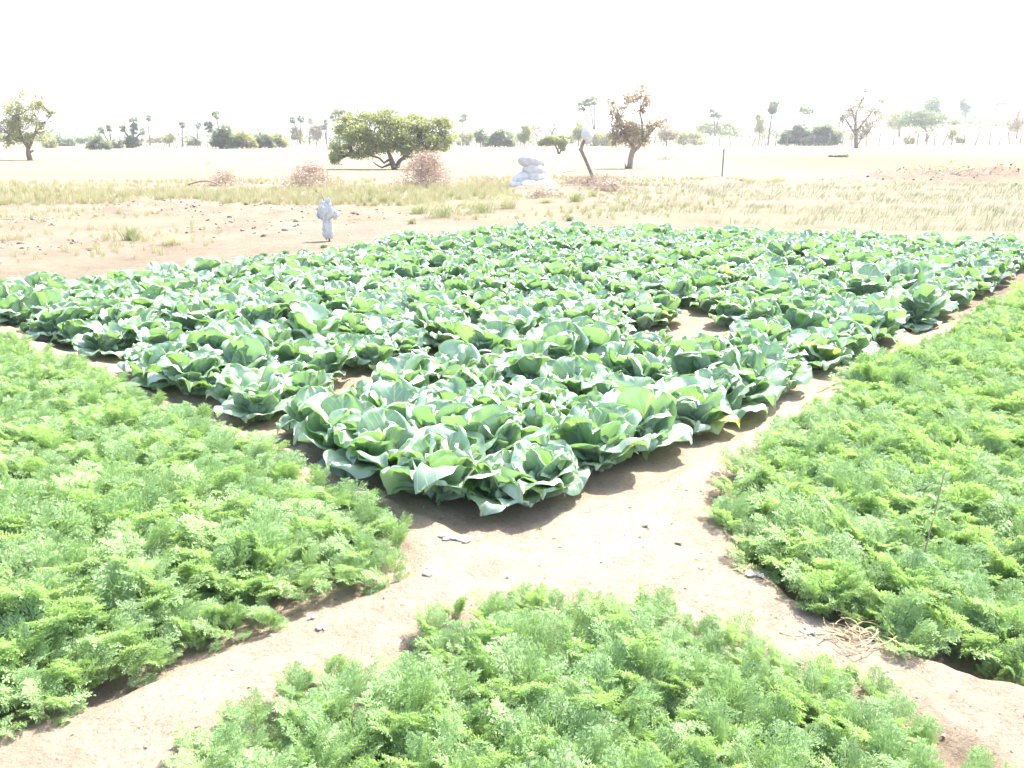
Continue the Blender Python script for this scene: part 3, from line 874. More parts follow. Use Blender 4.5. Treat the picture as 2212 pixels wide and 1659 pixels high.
def straw_bundle():
    x, y = Gz(1850, 1385); z = Z(x, y)
    r = np.random.default_rng(5)
    root = empty('dry_straw', (x, y, z), 'small heap of dry straw and bent stalks beside the right carrot bed', 'straw')
    mb = MB()
    for k in range(46):
        a = r.normal(-.35, .6) + (PI if r.uniform() < .5 else 0); L = r.uniform(.05, .13); c = r.normal(0, .035, 2)
        t = np.linspace(-.5, .5, 5)
        bend = r.normal(0, .03)
        pts = np.stack([c[0] + math.cos(a) * t * L - math.sin(a) * bend * (1 - 4 * t ** 2), c[1] + math.sin(a) * t * L + math.cos(a) * bend * (1 - 4 * t ** 2), .012 + r.uniform(0, .03) + .02 * r.normal() * t], 1)
        mb.tube(pts, r.uniform(.0008, .0019), 4)
    link('straw', mb.mesh('straw', M_STRAW), root)
    for a, L, dx in ((2.95, .22, -.10), (3.35, .18, -.12), (-.35, .18, .10)):
        t = np.linspace(0, 1, 8); mb = MB()
        pts = np.stack([dx * .3 + math.cos(a) * t * L, math.sin(a) * t * L + .02 * np.sin(t * 6), .012 + .006 * np.sin(t * 5)], 1)
        mb.tube(pts, np.linspace(.003, .0015, 8), 5)
        link('stalk', mb.mesh('stalk', M_STRAW, True), root)
straw_bundle()
# a single pale leaf on the path
x, y = Gz(292, 1455)
props(link('fallen_leaf', LEAFY[0], None, (x, y, Z(x, y) + .012), (0.25, 0, .8), .13), 'small round green leaf lying alone on the path by the left carrots', 'leaf')
# twig lying under the right edge of the front cabbages
x, y = Gz(1300, 1085)
mb = MB(); mb.tube([(-.08, -.02, .01), (-.03, .0, .018), (.03, .03, .012), (.09, .07, .02)], [.002, .0025, .002, .001], 5)
props(link('dry_stalk', mb.mesh('dry_stalk', M_STRAW), None, (x, y, Z(x, y))), 'thin pale dry stalk on the path by the front cabbages', 'stalk')
# tall thin weed rising from the right carrot bed
x, y = Gz(1995, 1150, .2); z = Z(x, y)
root = empty('tall_weed', (x, y, z), 'thin tall weed stem rising above the right carrot bed', 'weed')
mb = MB(); mb.tube([(0, 0, 0), (.02, 0, .25), (.05, .02, .5), (.09, .03, .64)], [.004, .003, .002, .001], 5)
link('stem', mb.mesh('weed_stem', M_TWIG, True), root)
WL = LEAVES['mid'][0].copy(); WL.materials[0] = M_CARROT
for q in range(7):
    link('leaf', WL, root, (.02 + .007 * q, .01, .28 + .04 * q), (RNG.uniform(-.5, .5), 0, q * 2.4), (.08, .16, .16))

# ------------------------------------------------------------------ scarecrow of white plastic
def scarecrow():
    bx, by = Gz(708, 522); z0 = Z(bx, by)
    s = by / FPX * 1.02
    root = empty('scarecrow', (bx, by, z0), 'scarecrow made of torn white plastic sacking tied to a stick behind the cabbages', 'scarecrow')
    def P_(px, py): 
        xx_, zz_ = W(px, py, by); return xx_ - bx, zz_ - z0
    pts = [P_(712, 522), P_(708, 480), P_(702, 440), P_(695, 418)]
    mb = MB(); mb.tube([(p[0], 0, p[1]) for p in pts], [.014, .013, .011, .007], 7, wob=.1); link('stick', mb.mesh('stick', M_WOOD, True), root)
    a, b = P_(683, 452), P_(722, 447)
    mb = MB(); mb.tube([(a[0], .0, a[1]), (b[0], .01, b[1])], [.009, .008], 6); link('cross_stick', mb.mesh('cross_stick', M_WOOD, True), root)
    def drape(secs, seed, mat, nm):
        """secs: (px centre, px half width, py) from top to bottom"""
        nu, nv = 34, 40
        sv = np.array(secs, float); t = np.linspace(0, len(secs) - 1, nu)
        k = np.arange(len(secs))
        cx = np.interp(t, k, sv[:, 0]); hw = np.interp(t, k, sv[:, 1]); py = np.interp(t, k, sv[:, 2])
        V_ = []
        for i in range(nu):
            cx_, cz_ = P_(cx[i], py[i]); r = hw[i] * s * .78
            th = np.linspace(0, 2 * PI, nv)
            f = 1 + .26 * np.sin(th * 5 + seed + i * .12) * .8 + .16 * np.sin(th * 9 + i * .35 + seed) + .22 * vnoise(th * 2.2, np.full(nv, i * .28), seed)
            V_.append(np.stack([cx_ + np.cos(th) * r * f, np.sin(th) * r * .62 * f, np.full(nv, cz_) + .03 * vnoise(th * 1.6, np.full(nv, i * .3), seed + 4)], 1))
        mb = MB(); mb.add(np.array(V_), grid_faces(nu, nv)); return link(nm, mb.mesh(nm, mat, False), root)
    drape([(699, 4, 433), (701, 11, 441), (704, 17, 449), (706, 20, 458), (705, 17, 466), (704, 10, 473), (705, 9, 478)], 3, M_FILM, 'upper_sheet')
    drape([(705, 8, 474), (706, 10, 482), (708, 12, 492), (709, 13, 503), (710, 11, 512), (708, 4, 517)], 8, M_FILM, 'lower_sheet')
    drape([(706, 3, 428), (709, 6, 432), (709, 6, 437), (706, 3, 442)], 13, M_FILM, 'knot')
    drape([(692, 2, 447), (690, 4, 456), (689, 5, 463), (691, 5, 469), (696, 3, 473)], 21, M_BLUE, 'blue_flap')
    drape([(719, 3, 450), (724, 6, 458), (726, 7, 466), (723, 3, 473)], 17, M_FILM, 'side_flap')
scarecrow()

# ------------------------------------------------------------------ sacks
def sack_mesh(seed, L, Wd, H):
    nu, nv = 26, 24
    r = np.random.default_rng(seed)
    u = np.linspace(-1, 1, nu); th = np.linspace(0, 2 * PI, nv)
    U, T = np.meshgrid(u, th, indexing='ij')
    prof = np.clip(1 - np.abs(U) ** 2.8, 0, 1) ** .55
    flat = np.clip((np.abs(U) - .86) / .14, 0, 1)
    wy = Wd / 2 * (prof * .96 + .0) + Wd / 2 * .45 * flat * (1 - .1 * np.abs(U))
    hz = H / 2 * prof + .012 * flat
    c, s_ = np.cos(T), np.sin(T)
    sgn = lambda q, p: np.sign(q) * np.abs(q) ** p
    n = 1 + .07 * fbm(U * 3 + seed, np.cos(T) * 1.6, seed, 3) + .05 * np.sin(T * 9 + U * 4) * np.abs(U) ** 3
    X_ = U * L / 2 * (1 - .03 * np.cos(T)); Y_ = wy * sgn(c, .75) * n; Z_ = hz * sgn(s_, .8) * n - .05 * H * (U ** 2) * 1.2
    mb = MB(); mb.add(np.stack([X_, Y_, Z_], -1), grid_faces(nu, nv)[:, ::-1])
    mb.add(np.stack([X_[0], Y_[0], Z_[0]], -1)[:-1], [list(range(nv - 1))]); mb.add(np.stack([X_[-1], Y_[-1], Z_[-1]], -1)[:-1], [list(range(nv - 1))[::-1]])
    return mb.mesh('sack', M_SACK, True)
sx, sy = Gz(1150, 411); sy += .35
ss = sy / FPX
for k, (px, py, L, Wd, H, dy, ry, rz, lab) in enumerate((
        (1121, 402, 40, 40, 20, -.22, .05, 1.2, 'grey-white sack at the bottom left of the sack pile'),
        (1141, 401, 50, 40, 23, -.30, .0, 1.45, 'bulging sack end at the bottom middle of the sack pile'),
        (1170, 403, 56, 44, 24, -.18, .06, .25, 'bright sunlit sack at the bottom right of the sack pile'),
        (1178, 398, 52, 40, 19, .22, .1, -.3, 'sack sloping out behind the bottom right of the sack pile'),
        (1128, 386, 46, 38, 25, -.12, -.30, .5, 'sack leaning left in the second layer of the sack pile'),
        (1160, 386, 56, 42, 26, -.05, .16, .2, 'bright sack on the right of the second layer of the sack pile'),
        (1153, 368, 50, 42, 29, -.02, .10, .15, 'plump sack just below the top of the sack pile'),
        (1147, 349, 56, 42, 29, 0, .16, .08, 'fat white sack lying on the very top of the sack pile'))):
    x, z = W(px, py, sy + dy)
    link_ = link('sack', sack_mesh(k + 2, L * ss, Wd * ss, H * ss), None, (x, sy + dy, z + .02), (0, ry, rz))
    props(link_, lab, 'sack', 'white woven sacks stacked in one pile')

# ------------------------------------------------------------------ leaning pole with a bag, metal post
bx, by = Gz(1288, 396); z0 = Z(bx, by)
PP = lambda px, py, y0: W(px, py, y0)
root = empty('leaning_pole', (bx, by, z0), 'crooked grey wooden pole leaning left with a plastic bag on its tip', 'pole')
mb = MB(); pts = []
for px, py in ((1289, 402), (1283, 388), (1274, 365), (1265, 345), (1255, 325), (1257, 314), (1262, 303)):
    x, z = PP(px, py, by); pts.append((x - bx, .04 * math.sin(py), z - z0))
mb.tube(pts, [.082, .075, .068, .064, .062, .068, .055], 9, wob=.09); link('shaft', mb.mesh('shaft', M_WOOD, True), root)
mb = MB(); x, z = PP(1250, 321, by); x2, z2 = PP(1256, 328, by)
mb.tube([(x - bx, -.02, z - z0), (x2 - bx, 0, z2 - z0)], [.03, .05], 7); link('branch_stub', mb.mesh('branch_stub', M_WOOD, True), root)
x, z = PP(1269, 291, by)
nu, nv = 22, 26
T, Pq = np.meshgrid(np.linspace(0, PI, nu), np.linspace(0, 2 * PI, nv), indexing='ij')
R = 1 + .16 * fbm(Pq * 1.3, T * 2, 3, 3) + .1 * np.sin(Pq * 7 + T * 3) * np.sin(T)
V_ = np.stack([R * np.sin(T) * np.cos(Pq) * .19 + .06 * np.cos(T) * -1, R * np.sin(T) * np.sin(Pq) * .16, R * np.cos(T) * .26], -1)
mb = MB(); mb.add(V_, grid_faces(nu, nv))
props(link('plastic_bag', mb.mesh('plastic_bag', M_FILM, True), None, (x, by, z), (0, .35, 0)), 'puffed white plastic bag stuck on the top of the leaning pole', 'bag')

bx, by = Gz(1559, 388); z0 = Z(bx, by); x, z = PP(1559, 322, by)
root = empty('metal_post', (bx, by, z0), 'thin straight green-grey metal post standing alone in the field', 'post')
h = z - z0; w = .024
mb = MB(); mb.add([(-w, -w, -.1), (w, -w, -.1), (w, -w + .012, -.1), (-w + .012, -w + .012, -.1), (-w + .012, w, -.1), (-w, w, -.1),
                   (-w, -w, h), (w, -w, h), (w, -w + .012, h), (-w + .012, -w + .012, h), (-w + .012, w, h), (-w, w, h)],
                  [[i, (i + 1) % 6, (i + 1) % 6 + 6, i + 6] for i in range(6)] + [[5, 4, 3, 2, 1, 0], [6, 7, 8, 9, 10, 11]])
link('angle_iron', mb.mesh('angle_iron', M_METAL), root)

# ------------------------------------------------------------------ brush piles and dead wood
def brush(px, py, wpx, hpx, n, name, label, cat, group, leafy=True, flat=1.0):
    x, y, z = G(px, py); s = y / FPX; Wd, H = wpx * s / 2, hpx * s
    r = np.random.default_rng(int(px))
    root = empty(name, (x, y, z), label, cat, group)
    mb = MB(); LP = []
    for k in range(n):
        a = r.uniform(0, 2 * PI); rr_ = math.sqrt(r.uniform(0, 1)); el = r.uniform(0, 1)
        lob = 1.02 + .2 * math.sin(3 * a + px) + .12 * math.sin(7 * a + 2 * px)
        rad = math.sqrt(max(0, 1 - (el * .95) ** 2)) * lob * (.82 + .18 * (1 - el)) * (1.12 if el < .25 else 1)
        c = np.array([math.cos(a) * rr_ * rad * Wd, math.sin(a) * rr_ * rad * Wd * .8, el * H * .92])
        d = r.normal(size=3); d[2] *= .6; d /= np.linalg.norm(d)
        if k % 14 == 0: d = c / (np.linalg.norm(c) + .01) + [0, 0, .3]; c = c * 1.08
        L = Wd * (r.uniform(.15, .5) if k % 14 else r.uniform(.4, .75)); e = np.cross(d, r.normal(size=3)) * L * .25
        t = np.linspace(-.5, .5, 4)[:, None]
        pts = c + d * t * L + e * (1 - 4 * t ** 2); pts[:, 2] = np.maximum(pts[:, 2], .01)
        mb.tube(pts, [.012 * s * 60 * .5, .009 * s * 30, .006 * s * 30, .003 * s * 30], 3, cap=False)
        LP.append(pts[r.integers(0, 4, 5)] + r.normal(0, .04, (5, 3)))
    link('twigs', mb.mesh('twigs', M_TWIG), root)
    if leafy:
        mb = MB(); LP = np.concatenate(LP); LP[:, 2] = np.maximum(LP[:, 2], .02)
        mb.leaves(LP, .06); link('dry_leaves', mb.mesh('dry_leaves', M_PINK), root)
gB = 'heaps of dry thorn brush in the field'
brush(672, 404, 108, 46, 480, 'brush_pile', 'domed pink-brown heap of dry brush left of the big spreading tree', 'brush pile', gB)
brush(921, 405, 118, 72, 750, 'brush_pile', 'tallest pink-brown heap of dry brush in front of the big spreading tree', 'brush pile', gB)
brush(486, 402, 75, 28, 200, 'brush_pile', 'thin straggly heap of dry twigs behind the arched dead branch', 'brush pile', gB)
brush(455, 400, 50, 52, 45, 'brush_pile', 'few sparse upright dry twigs above the arched dead branch', 'brush pile', gB, False)
brush(1290, 403, 150, 20, 260, 'dead_branches', 'low litter of dead branches around the foot of the leaning pole', 'dead branches', None, False)
brush(1235, 398, 70, 14, 110, 'dead_branches', 'low dry twigs between the white sacks and the leaning pole', 'dead branches', None, False)
brush(1062, 402, 70, 14, 90, 'dead_branches', 'low dry twigs just left of the white sacks', 'dead branches', None, False)
brush(1170, 428, 75, 16, 150, 'dead_branches', 'brown heap of roots and twigs in front of the white sacks', 'dead branches', None, True)
brush(1320, 412, 60, 16, 130, 'dead_branches', 'small bushy heap of dry twigs right of the leaning pole', 'dead branches', None, True)
brush(1440, 345, 60, 5, 50, 'dead_branches', 'thin line of dead twigs on the sand left of the brown tree', 'dead branches', None, False)
brush(2040, 378, 260, 12, 140, 'dead_branches', 'dry scrub lying along the top of the right earth bank', 'dead branches', None, False)

def log(px_pts, wpx, name, label, cat, mat=M_WOOD):
    bx, by, bz = G(*px_pts[0][:2])
    root = empty(name, (bx, by, bz), label, cat)
    pts = []
    for px, py in px_pts:
        x, z = W(px, py, by); pts.append((x - bx, 0.05 * math.sin(px), z - bz))
    s = by / FPX
    mb = MB(); mb.tube(pts, np.linspace(wpx, wpx * .6, len(pts)) * s / 2, 7, wob=.1)
    link('limb', mb.mesh('limb', mat, True), root)
log([(394, 405), (412, 397), (430, 392), (448, 391), (462, 394), (475, 400), (486, 404)], 3.5, 'dead_branch', 'arched grey dead branch lying on the sand in front of the twigs', 'branch')
log([(1272, 396), (1268, 388), (1272, 384), (1279, 396)], 4, 'tree_stump', 'short broken stump leaning beside the foot of the leaning pole', 'stump')
log([(1282, 413), (1290, 405), (1298, 398)], 2.2, 'dead_branch', 'pale stick crossing the litter under the leaning pole', 'branch', M_BARKP)
log([(1338, 419), (1360, 422), (1395, 426)], 2.0, 'dead_branch', 'long stick lying flat on the sand right of the leaning pole', 'branch', M_BARKP)
log([(1212, 373), (1225, 371), (1240, 369), (1245, 365)], 1.8, 'dead_branch', 'bent twig lying on the sand right of the sack pile', 'branch', M_BARKP)
log([(2012, 336), (2035, 339), (2065, 343)], 1.6, 'dead_branch', 'dark log lying on the green field under the right-hand trees', 'branch', M_BARKP)
log([(0, 475), (20, 474), (40, 481), (55, 484)], 2.5, 'dead_branch', 'short dark stick at the far left beside the dry grass', 'branch')

# ------------------------------------------------------------------ trees
def tree(px, py, name, label, limbs, blobs, nleaf, lsize, leafm, barkm, cat='tree', group=None, depth=.8, sub=9, y0=None, spread=.26):
    """limbs: list of [(px,py,width px)...]; blobs: (px,py,rx px,ry px) leaf masses"""
    x0, y_, z0 = G(px, py)
    if y0: y_ = y0; x0 = W(px, py, y0)[0]; z0 = Z(x0, y0)
    s = y_ / FPX * .98
    off = z0 - W(px, py, y_)[1]
    if abs(off) > 3: off = 0
    root = empty(name, (x0, y_, z0), label, cat, group)
    r = np.random.default_rng(int(px * 13 + py))
    def P3(qx, qy, dy=0.0):
        a, b = W(qx, qy, y_); return np.array([a - x0, dy, b + off - z0])
    tb = MB(); lb = MB()
    for lm in limbs:
        pts = [P3(q[0], q[1], r.normal(0, 1.0) * s * (3 if k else 0)) for k, q in enumerate(lm)]
        if lm[0][:2] == (px, py): pts[0] = np.array([0, 0, -.1])
        tb.tube(pts, [max(q[2] * s / 2, .012) for q in lm], 7, wob=.08)
    nleaf *= 1 if nleaf > 4000 else 2.2
    ends = [np.array(P3(q[0], q[1])) for lm in limbs for q in lm[-2:]]
    for (bx_, by_, rx, ry) in blobs:
        c = P3(bx_, by_); rx_, ry_ = rx * s, ry * s
        e = min(ends, key=lambda q: np.linalg.norm(q - c)) if ends else c
        P_ = []
        wt = (rx_ * ry_)
        tot = sum(b[2] * b[3] for b in blobs) * s * s
        n = max(12, int(nleaf * wt / tot))
        for k in range(sub):
            d = r.normal(size=3); d /= np.linalg.norm(d); d *= r.uniform(.45, .95)
            cc = c + d * [rx_, depth * (rx_ + ry_) * .5, ry_]
            sg = np.array([rx_, rx_ * depth, ry_]) * spread * r.uniform(.6, 1.2)
            P_.append(cc + np.clip(r.normal(size=(n // sub, 3)), -1.9, 1.9) * sg)
            mid = (e + cc) / 2 + r.normal(0, .08, 3) * rx_
            tb.tube([e, mid, cc], [max(.9 * s, .012), max(.5 * s, .008), .006], 4, cap=False)
        lb.leaves(np.concatenate(P_), lsize * s, .6)
    link('trunk', tb.mesh('trunk', barkm, True), root)
    if blobs: link('crown', lb.mesh('crown', leafm), root)
    return root

# big spreading tree
tree(855, 366, 'spreading_tree', 'wide spreading olive-green tree with low crown and forked dark trunk', [
    [(855, 366, 15), (848, 352, 12), (843, 338, 9), (836, 322, 6), (825, 300, 4)], [(855, 366, 11), (862, 350, 9), (868, 344, 8), (878, 340, 9), (890, 325, 6), (905, 305, 4)],
    [(848, 352, 6), (835, 358, 5), (826, 362, 4), (815, 357, 3), (806, 351, 2)], [(840, 345, 6), (830, 352, 5), (820, 342, 4), (806, 337, 4), (785, 330, 3), (760, 335, 2)],
    [(868, 344, 5), (880, 338, 4), (900, 330, 3)]],
    [(735, 325, 24, 22), (755, 290, 36, 28), (748, 262, 26, 16), (785, 262, 40, 22), (800, 310, 42, 24), (840, 262, 46, 24), (835, 245, 28, 12), (850, 300, 50, 30), (890, 262, 42, 20),
     (905, 295, 46, 28), (945, 275, 34, 20), (955, 305, 30, 22), (970, 292, 18, 18), (880, 322, 26, 16), (725, 345, 14, 10), (925, 320, 30, 12), (770, 330, 34, 14), (820, 318, 34, 16), (865, 310, 34, 18), (790, 285, 40, 24), (870, 278, 44, 26), (920, 300, 34, 24)],
    42000, 4.2, M_OLIVE, M_BARK, depth=.95, sub=11, spread=.24)
# left tree
tree(65, 346, 'leafy_tree', 'loose yellow-green tree standing alone at the far left', [
    [(65, 346, 11), (62, 332, 10), (60, 318, 8), (50, 300, 6), (42, 280, 4), (38, 250, 2)], [(62, 330, 5), (72, 325, 4)], [(62, 322, 6), (70, 302, 5), (76, 285, 4), (80, 262, 2)],
    [(60, 312, 5), (42, 300, 4), (20, 290, 3)], [(76, 290, 3), (95, 265, 2), (110, 248, 1.5)]],
    [(20, 285, 32, 26), (15, 245, 28, 28), (55, 225, 32, 26), (48, 262, 34, 24), (80, 215, 16, 14), (90, 262, 26, 24), (105, 243, 16, 12), (80, 296, 26, 16), (12, 305, 18, 12), (-20, 265, 28, 36), (50, 300, 26, 14)],
    9000, 3.8, M_YEL, M_BARK, sub=9)
# brown tree right of centre
tree(1360, 364, 'brown_leaved_tree', 'tall tree with dry brown leaves and pale forked trunk right of the leaning pole', [
    [(1360, 364, 13), (1362, 345, 12), (1366, 330, 12), (1368, 318, 9), (1358, 305, 7), (1345, 285, 5), (1335, 260, 3)], [(1366, 330, 9), (1380, 318, 8), (1388, 300, 6), (1388, 270, 5), (1382, 240, 3), (1385, 210, 2)],
    [(1386, 308, 5), (1402, 290, 4), (1418, 272, 2)], [(1352, 364, 5), (1350, 352, 3)], [(1382, 240, 3), (1395, 205, 2)]],
    [(1383, 202, 34, 20), (1362, 215, 18, 14), (1398, 218, 16, 16), (1320, 220, 16, 9), (1335, 240, 26, 22), (1345, 262, 34, 26), (1330, 285, 28, 22), (1372, 275, 30, 26), (1360, 300, 40, 20), (1395, 285, 22, 22),
     (1415, 265, 24, 16), (1430, 258, 12, 12), (1380, 245, 16, 14), (1390, 308, 22, 10), (1325, 312, 14, 8)],
    6500, 4.4, M_BROWN, M_BARKP, sub=8)
# small leaning tree
tree(1208, 333, 'small_leaning_tree', 'small green tree leaning left in the sandy field behind the white sacks', [
    [(1208, 333, 5), (1204, 322, 4), (1198, 312, 3), (1188, 308, 2)], [(1208, 333, 3), (1213, 320, 3), (1214, 312, 2)], [(1210, 326, 2), (1217, 316, 1.5)]],
    [(1175, 308, 14, 7), (1190, 300, 18, 8), (1208, 305, 16, 12), (1165, 311, 9, 5), (1214, 316, 9, 9)], 2600, 3.4, M_OLIVE, M_BARK, sub=7)
# bare trees
tree(1194, 300, 'bare_tree', 'bare grey leafless tree with thick crooked branches behind the fence', [
    [(1194, 300, 7), (1194, 285, 6), (1193, 275, 5), (1188, 265, 3.5), (1182, 258, 2.5), (1178, 252, 1.2)], [(1193, 275, 4), (1197, 262, 3.5), (1198, 252, 2.5), (1196, 244, 1)],
    [(1196, 266, 3), (1205, 258, 2.5), (1211, 248, 1)], [(1194, 278, 3), (1204, 270, 2), (1209, 272, 1)], [(1188, 265, 2), (1180, 266, 1.5), (1176, 262, 1)], [(1198, 256, 2), (1204, 250, 1)]], [], 0, 1, M_OLIVE, M_BARKP, y0=150)
tree(1160, 306, 'bare_tree', 'faint thin bare tree left of the crooked leafless tree', [
    [(1160, 306, 2.5), (1160, 290, 2), (1155, 275, 1.4), (1150, 264, .8)], [(1160, 290, 1.8), (1166, 275, 1.2), (1171, 266, .7)], [(1160, 285, 1.4), (1161, 270, .9), (1160, 262, .6)]],
    [(1160, 272, 15, 11)], 260, 2.6, M_BROWN, M_BARKP, y0=170, sub=6)

def simple_tree(px, py, top, w, leafm, label, lean=0, y0=None, shape='round', n=1500, name='tree', group='trees and thickets along the horizon', cat='tree', barkm=None):
    h = py - top
    if shape == 'round':
        bl = [(px + lean, top + h * .30, w * .42, h * .28), (px + lean - w * .22, top + h * .48, w * .30, h * .26), (px + lean + w * .24, top + h * .45, w * .30, h * .25), (px + lean * .6, top + h * .62, w * .3, h * .16)]
        lm = [[(px, py, max(1.6, w * .07)), (px + lean * .4, py - h * .35, max(1.2, w * .05)), (px + lean, top + h * .4, .9)], [(px + lean * .3, py - h * .3, 1.2), (px + lean + w * .2, top + h * .45, .8)]]
    elif shape == 'umbrella':
        bl = [(px + lean, top + h * .3, w * .42, h * .24), (px + lean - w * .3, top + h * .38, w * .24, h * .18), (px + lean + w * .3, top + h * .38, w * .24, h * .18), (px + lean, top + h * .5, w * .34, h * .15)]
        lm = [[(px, py, max(2, w * .05)), (px + lean * .5, py - h * .3, 1.8), (px + lean - w * .15, top + h * .4, 1)], [(px, py, 2), (px + w * .12, py - h * .35, 1.4), (px + lean + w * .2, top + h * .4, .9)]]
    else:  # thicket to the ground
        m = max(3, int(w / max(h, 1) * 2.2))
        bl = []
        rr_ = random.Random(int(px))
        for q in range(m):
            cx = px - w / 2 + w * (q + .5) / m; hh = h * rr_.uniform(.62, 1.0)
            bl += [(cx, py - hh * .62, w / m * .8, hh * .36), (cx, py - hh * .26, w / m * .85, hh * .28)]
        lm = [[(px - w * .2, py, 1.2), (px - w * .25, py - h * .5, .7)], [(px + w * .2, py, 1.2), (px + w * .22, py - h * .5, .7)]]
    return tree(px, py, name, label, lm, bl, n, 3.0, leafm, barkm or M_BARK, cat, group, y0=y0, sub=7, spread=.3)

T = simple_tree
T(140, 322, 297, 44, M_DARK, 'low green bush on the horizon right of the far left tree', y0=150, shape='thicket', n=700, name='bush', cat='bush')
T(187, 316, 296, 36, M_DARK, 'rounded dark bush on the horizon left of the first pale thicket', y0=190, shape='thicket', n=600, name='bush', cat='bush')
T(110, 330, 305, 30, M_YEL, 'pale bush peeping out beside the far left tree', y0=120, shape='thicket', n=500, name='bush', cat='bush')
T(254, 330, 309, 24, M_DARK, 'small shrub under the twin leaning palms on the left', y0=118, shape='thicket', n=400, name='bush', cat='bush')
T(366, 327, 296, 26, M_YEL, 'small faint tree in the left distance with thin trunk', y0=140, n=500)
T(340, 318, 298, 40, M_YEL, 'hazy low scrub behind the small faint left tree', y0=210, shape='thicket', n=500, name='bush', cat='bush')
T(420, 320, 300, 26, M_DARK, 'shrub at the foot of the single palm left of the round thicket', y0=150, shape='thicket', n=450, name='bush', cat='bush')
T(642, 313, 274, 30, M_YEL, 'pale bushy tree at the foot of two leaning palms', y0=175, n=800)
T(684, 313, 263, 38, M_BROWN, 'rounded brownish tree between the thickets left of the big tree', y0=170, n=1100)
T(575, 316, 294, 30, M_YEL, 'pale scrub behind the gap right of the round palm thicket', y0=230, shape='thicket', n=400, name='bush', cat='bush')
T(1009, 306, 273, 38, M_YEL, 'pale round tree right behind the lone straight palm', y0=150, n=900)
T(1038, 314, 273, 28, M_DARK, 'small flat-topped tree between lone palm and round thickets', y0=130, n=700)
T(1134, 316, 264, 30, M_OLIVE, 'upright green tree on a thin trunk left of the bare trees', y0=125, n=1200)
T(1221, 300, 276, 44, M_YEL, 'hazy pale scrub right of the bare crooked tree', y0=200, shape='thicket', n=500, name='bush', cat='bush')
T(1250, 310, 256, 30, M_OLIVE, 'slim green tree left of the bag on the pole', y0=140, n=1000)
T(1296, 304, 256, 66, M_OLIVE, 'broad light green tree behind the brown tree and the pole', y0=150, n=1800, shape='thicket')
T(1440, 304, 256, 50, M_BROWN, 'brownish green tree just right of the tall brown tree', y0=150, n=1200)
T(1487, 303, 266, 64, M_OLIVE, 'low green thicket in the centre right distance', y0=160, shape='thicket', n=1300, name='thicket', cat='thicket')
T(1550, 292, 252, 84, M_OLIVE, 'long green thicket on the low rise in the right centre distance', y0=205, shape='thicket', n=1700, name='thicket', cat='thicket')
T(1641, 298, 240, 28, M_YEL, 'narrow tree with thick stumpy trunk left of the tall palm', y0=190, n=900)
T(1943, 290, 214, 62, M_YEL, 'hazy yellow-green round tree behind the right brown tree', y0=210, n=1700)
T(2011, 288, 201, 52, M_DARK, 'tall rounded grey tree rising behind the dark umbrella tree', y0=230, n=1500)
T(2002, 299, 228, 118, M_DARK, 'dark wide umbrella-shaped tree in the right distance', y0=165, shape='umbrella', n=2600)
T(2084, 276, 214, 40, M_DARK, 'faint slender tree on the far slope below the hill', y0=250, n=800)
T(2150, 256, 214, 66, M_BROWN, 'faint brownish tree high on the slope at the right', y0=330, n=1000)
T(2196, 300, 238, 44, M_BROWN, 'straggly brown tree at the right edge of the photo', y0=170, n=700)
T(1965, 313, 290, 22, M_YEL, 'small pale shrub on the fence line under the umbrella tree', y0=150, n=300, shape='thicket', name='bush', cat='bush')
T(2056, 314, 280, 20, M_YEL, 'thin leafy shrub on the fence line right of the umbrella tree', y0=150, n=260, name='bush', cat='bush')
T(2075, 314, 298, 22, M_OLIVE, 'low green shrub at the fence right of the thin leafy shrub', y0=150, n=260, shape='thicket', name='bush', cat='bush')
T(1810, 340, 332, 45, M_BROWN, 'low dry shrub on the green field in front of the right thicket', n=260, shape='thicket', name='bush', cat='bush')
T(452, 408, 398, 8, M_SPROUT, 'tiny green shrub', n=10, shape='thicket', name='bush', cat='bush') if False else None
T(732, 357, 346, 9, M_SPROUT, 'tiny green sapling', n=10) if False else None
T(2190, 292, 270, 40, M_DARK, 'hazy bush on the far slope at the right edge', y0=280, n=400, shape='thicket', name='bush', cat='bush')

# right brown tree
tree(1850, 320, 'brown_leaved_tree', 'tall brown-pink straggly tree standing before the fence on the right', [
    [(1850, 320, 9), (1850, 305, 8), (1849, 290, 7), (1848, 270, 5), (1850, 245, 3), (1862, 215, 2), (1868, 195, 1)], [(1849, 292, 5), (1835, 270, 4), (1820, 250, 2), (1812, 235, 1)],
    [(1849, 285, 5), (1868, 262, 4), (1885, 240, 2), (1905, 218, 1)], [(1848, 270, 3), (1838, 235, 2), (1832, 215, 1)], [(1852, 314, 3), (1862, 300, 2), (1872, 292, 1)]],
    [(1862, 212, 24, 18), (1895, 222, 28, 12), (1835, 232, 26, 16), (1868, 240, 34, 18), (1905, 245, 20, 20), (1820, 258, 20, 14), (1850, 268, 34, 18), (1885, 268, 24, 20), (1850, 290, 22, 14), (1815, 280, 12, 10), (1868, 195, 8, 8)],
    4200, 3.4, M_BROWN, M_BARK, sub=9, spread=.34)
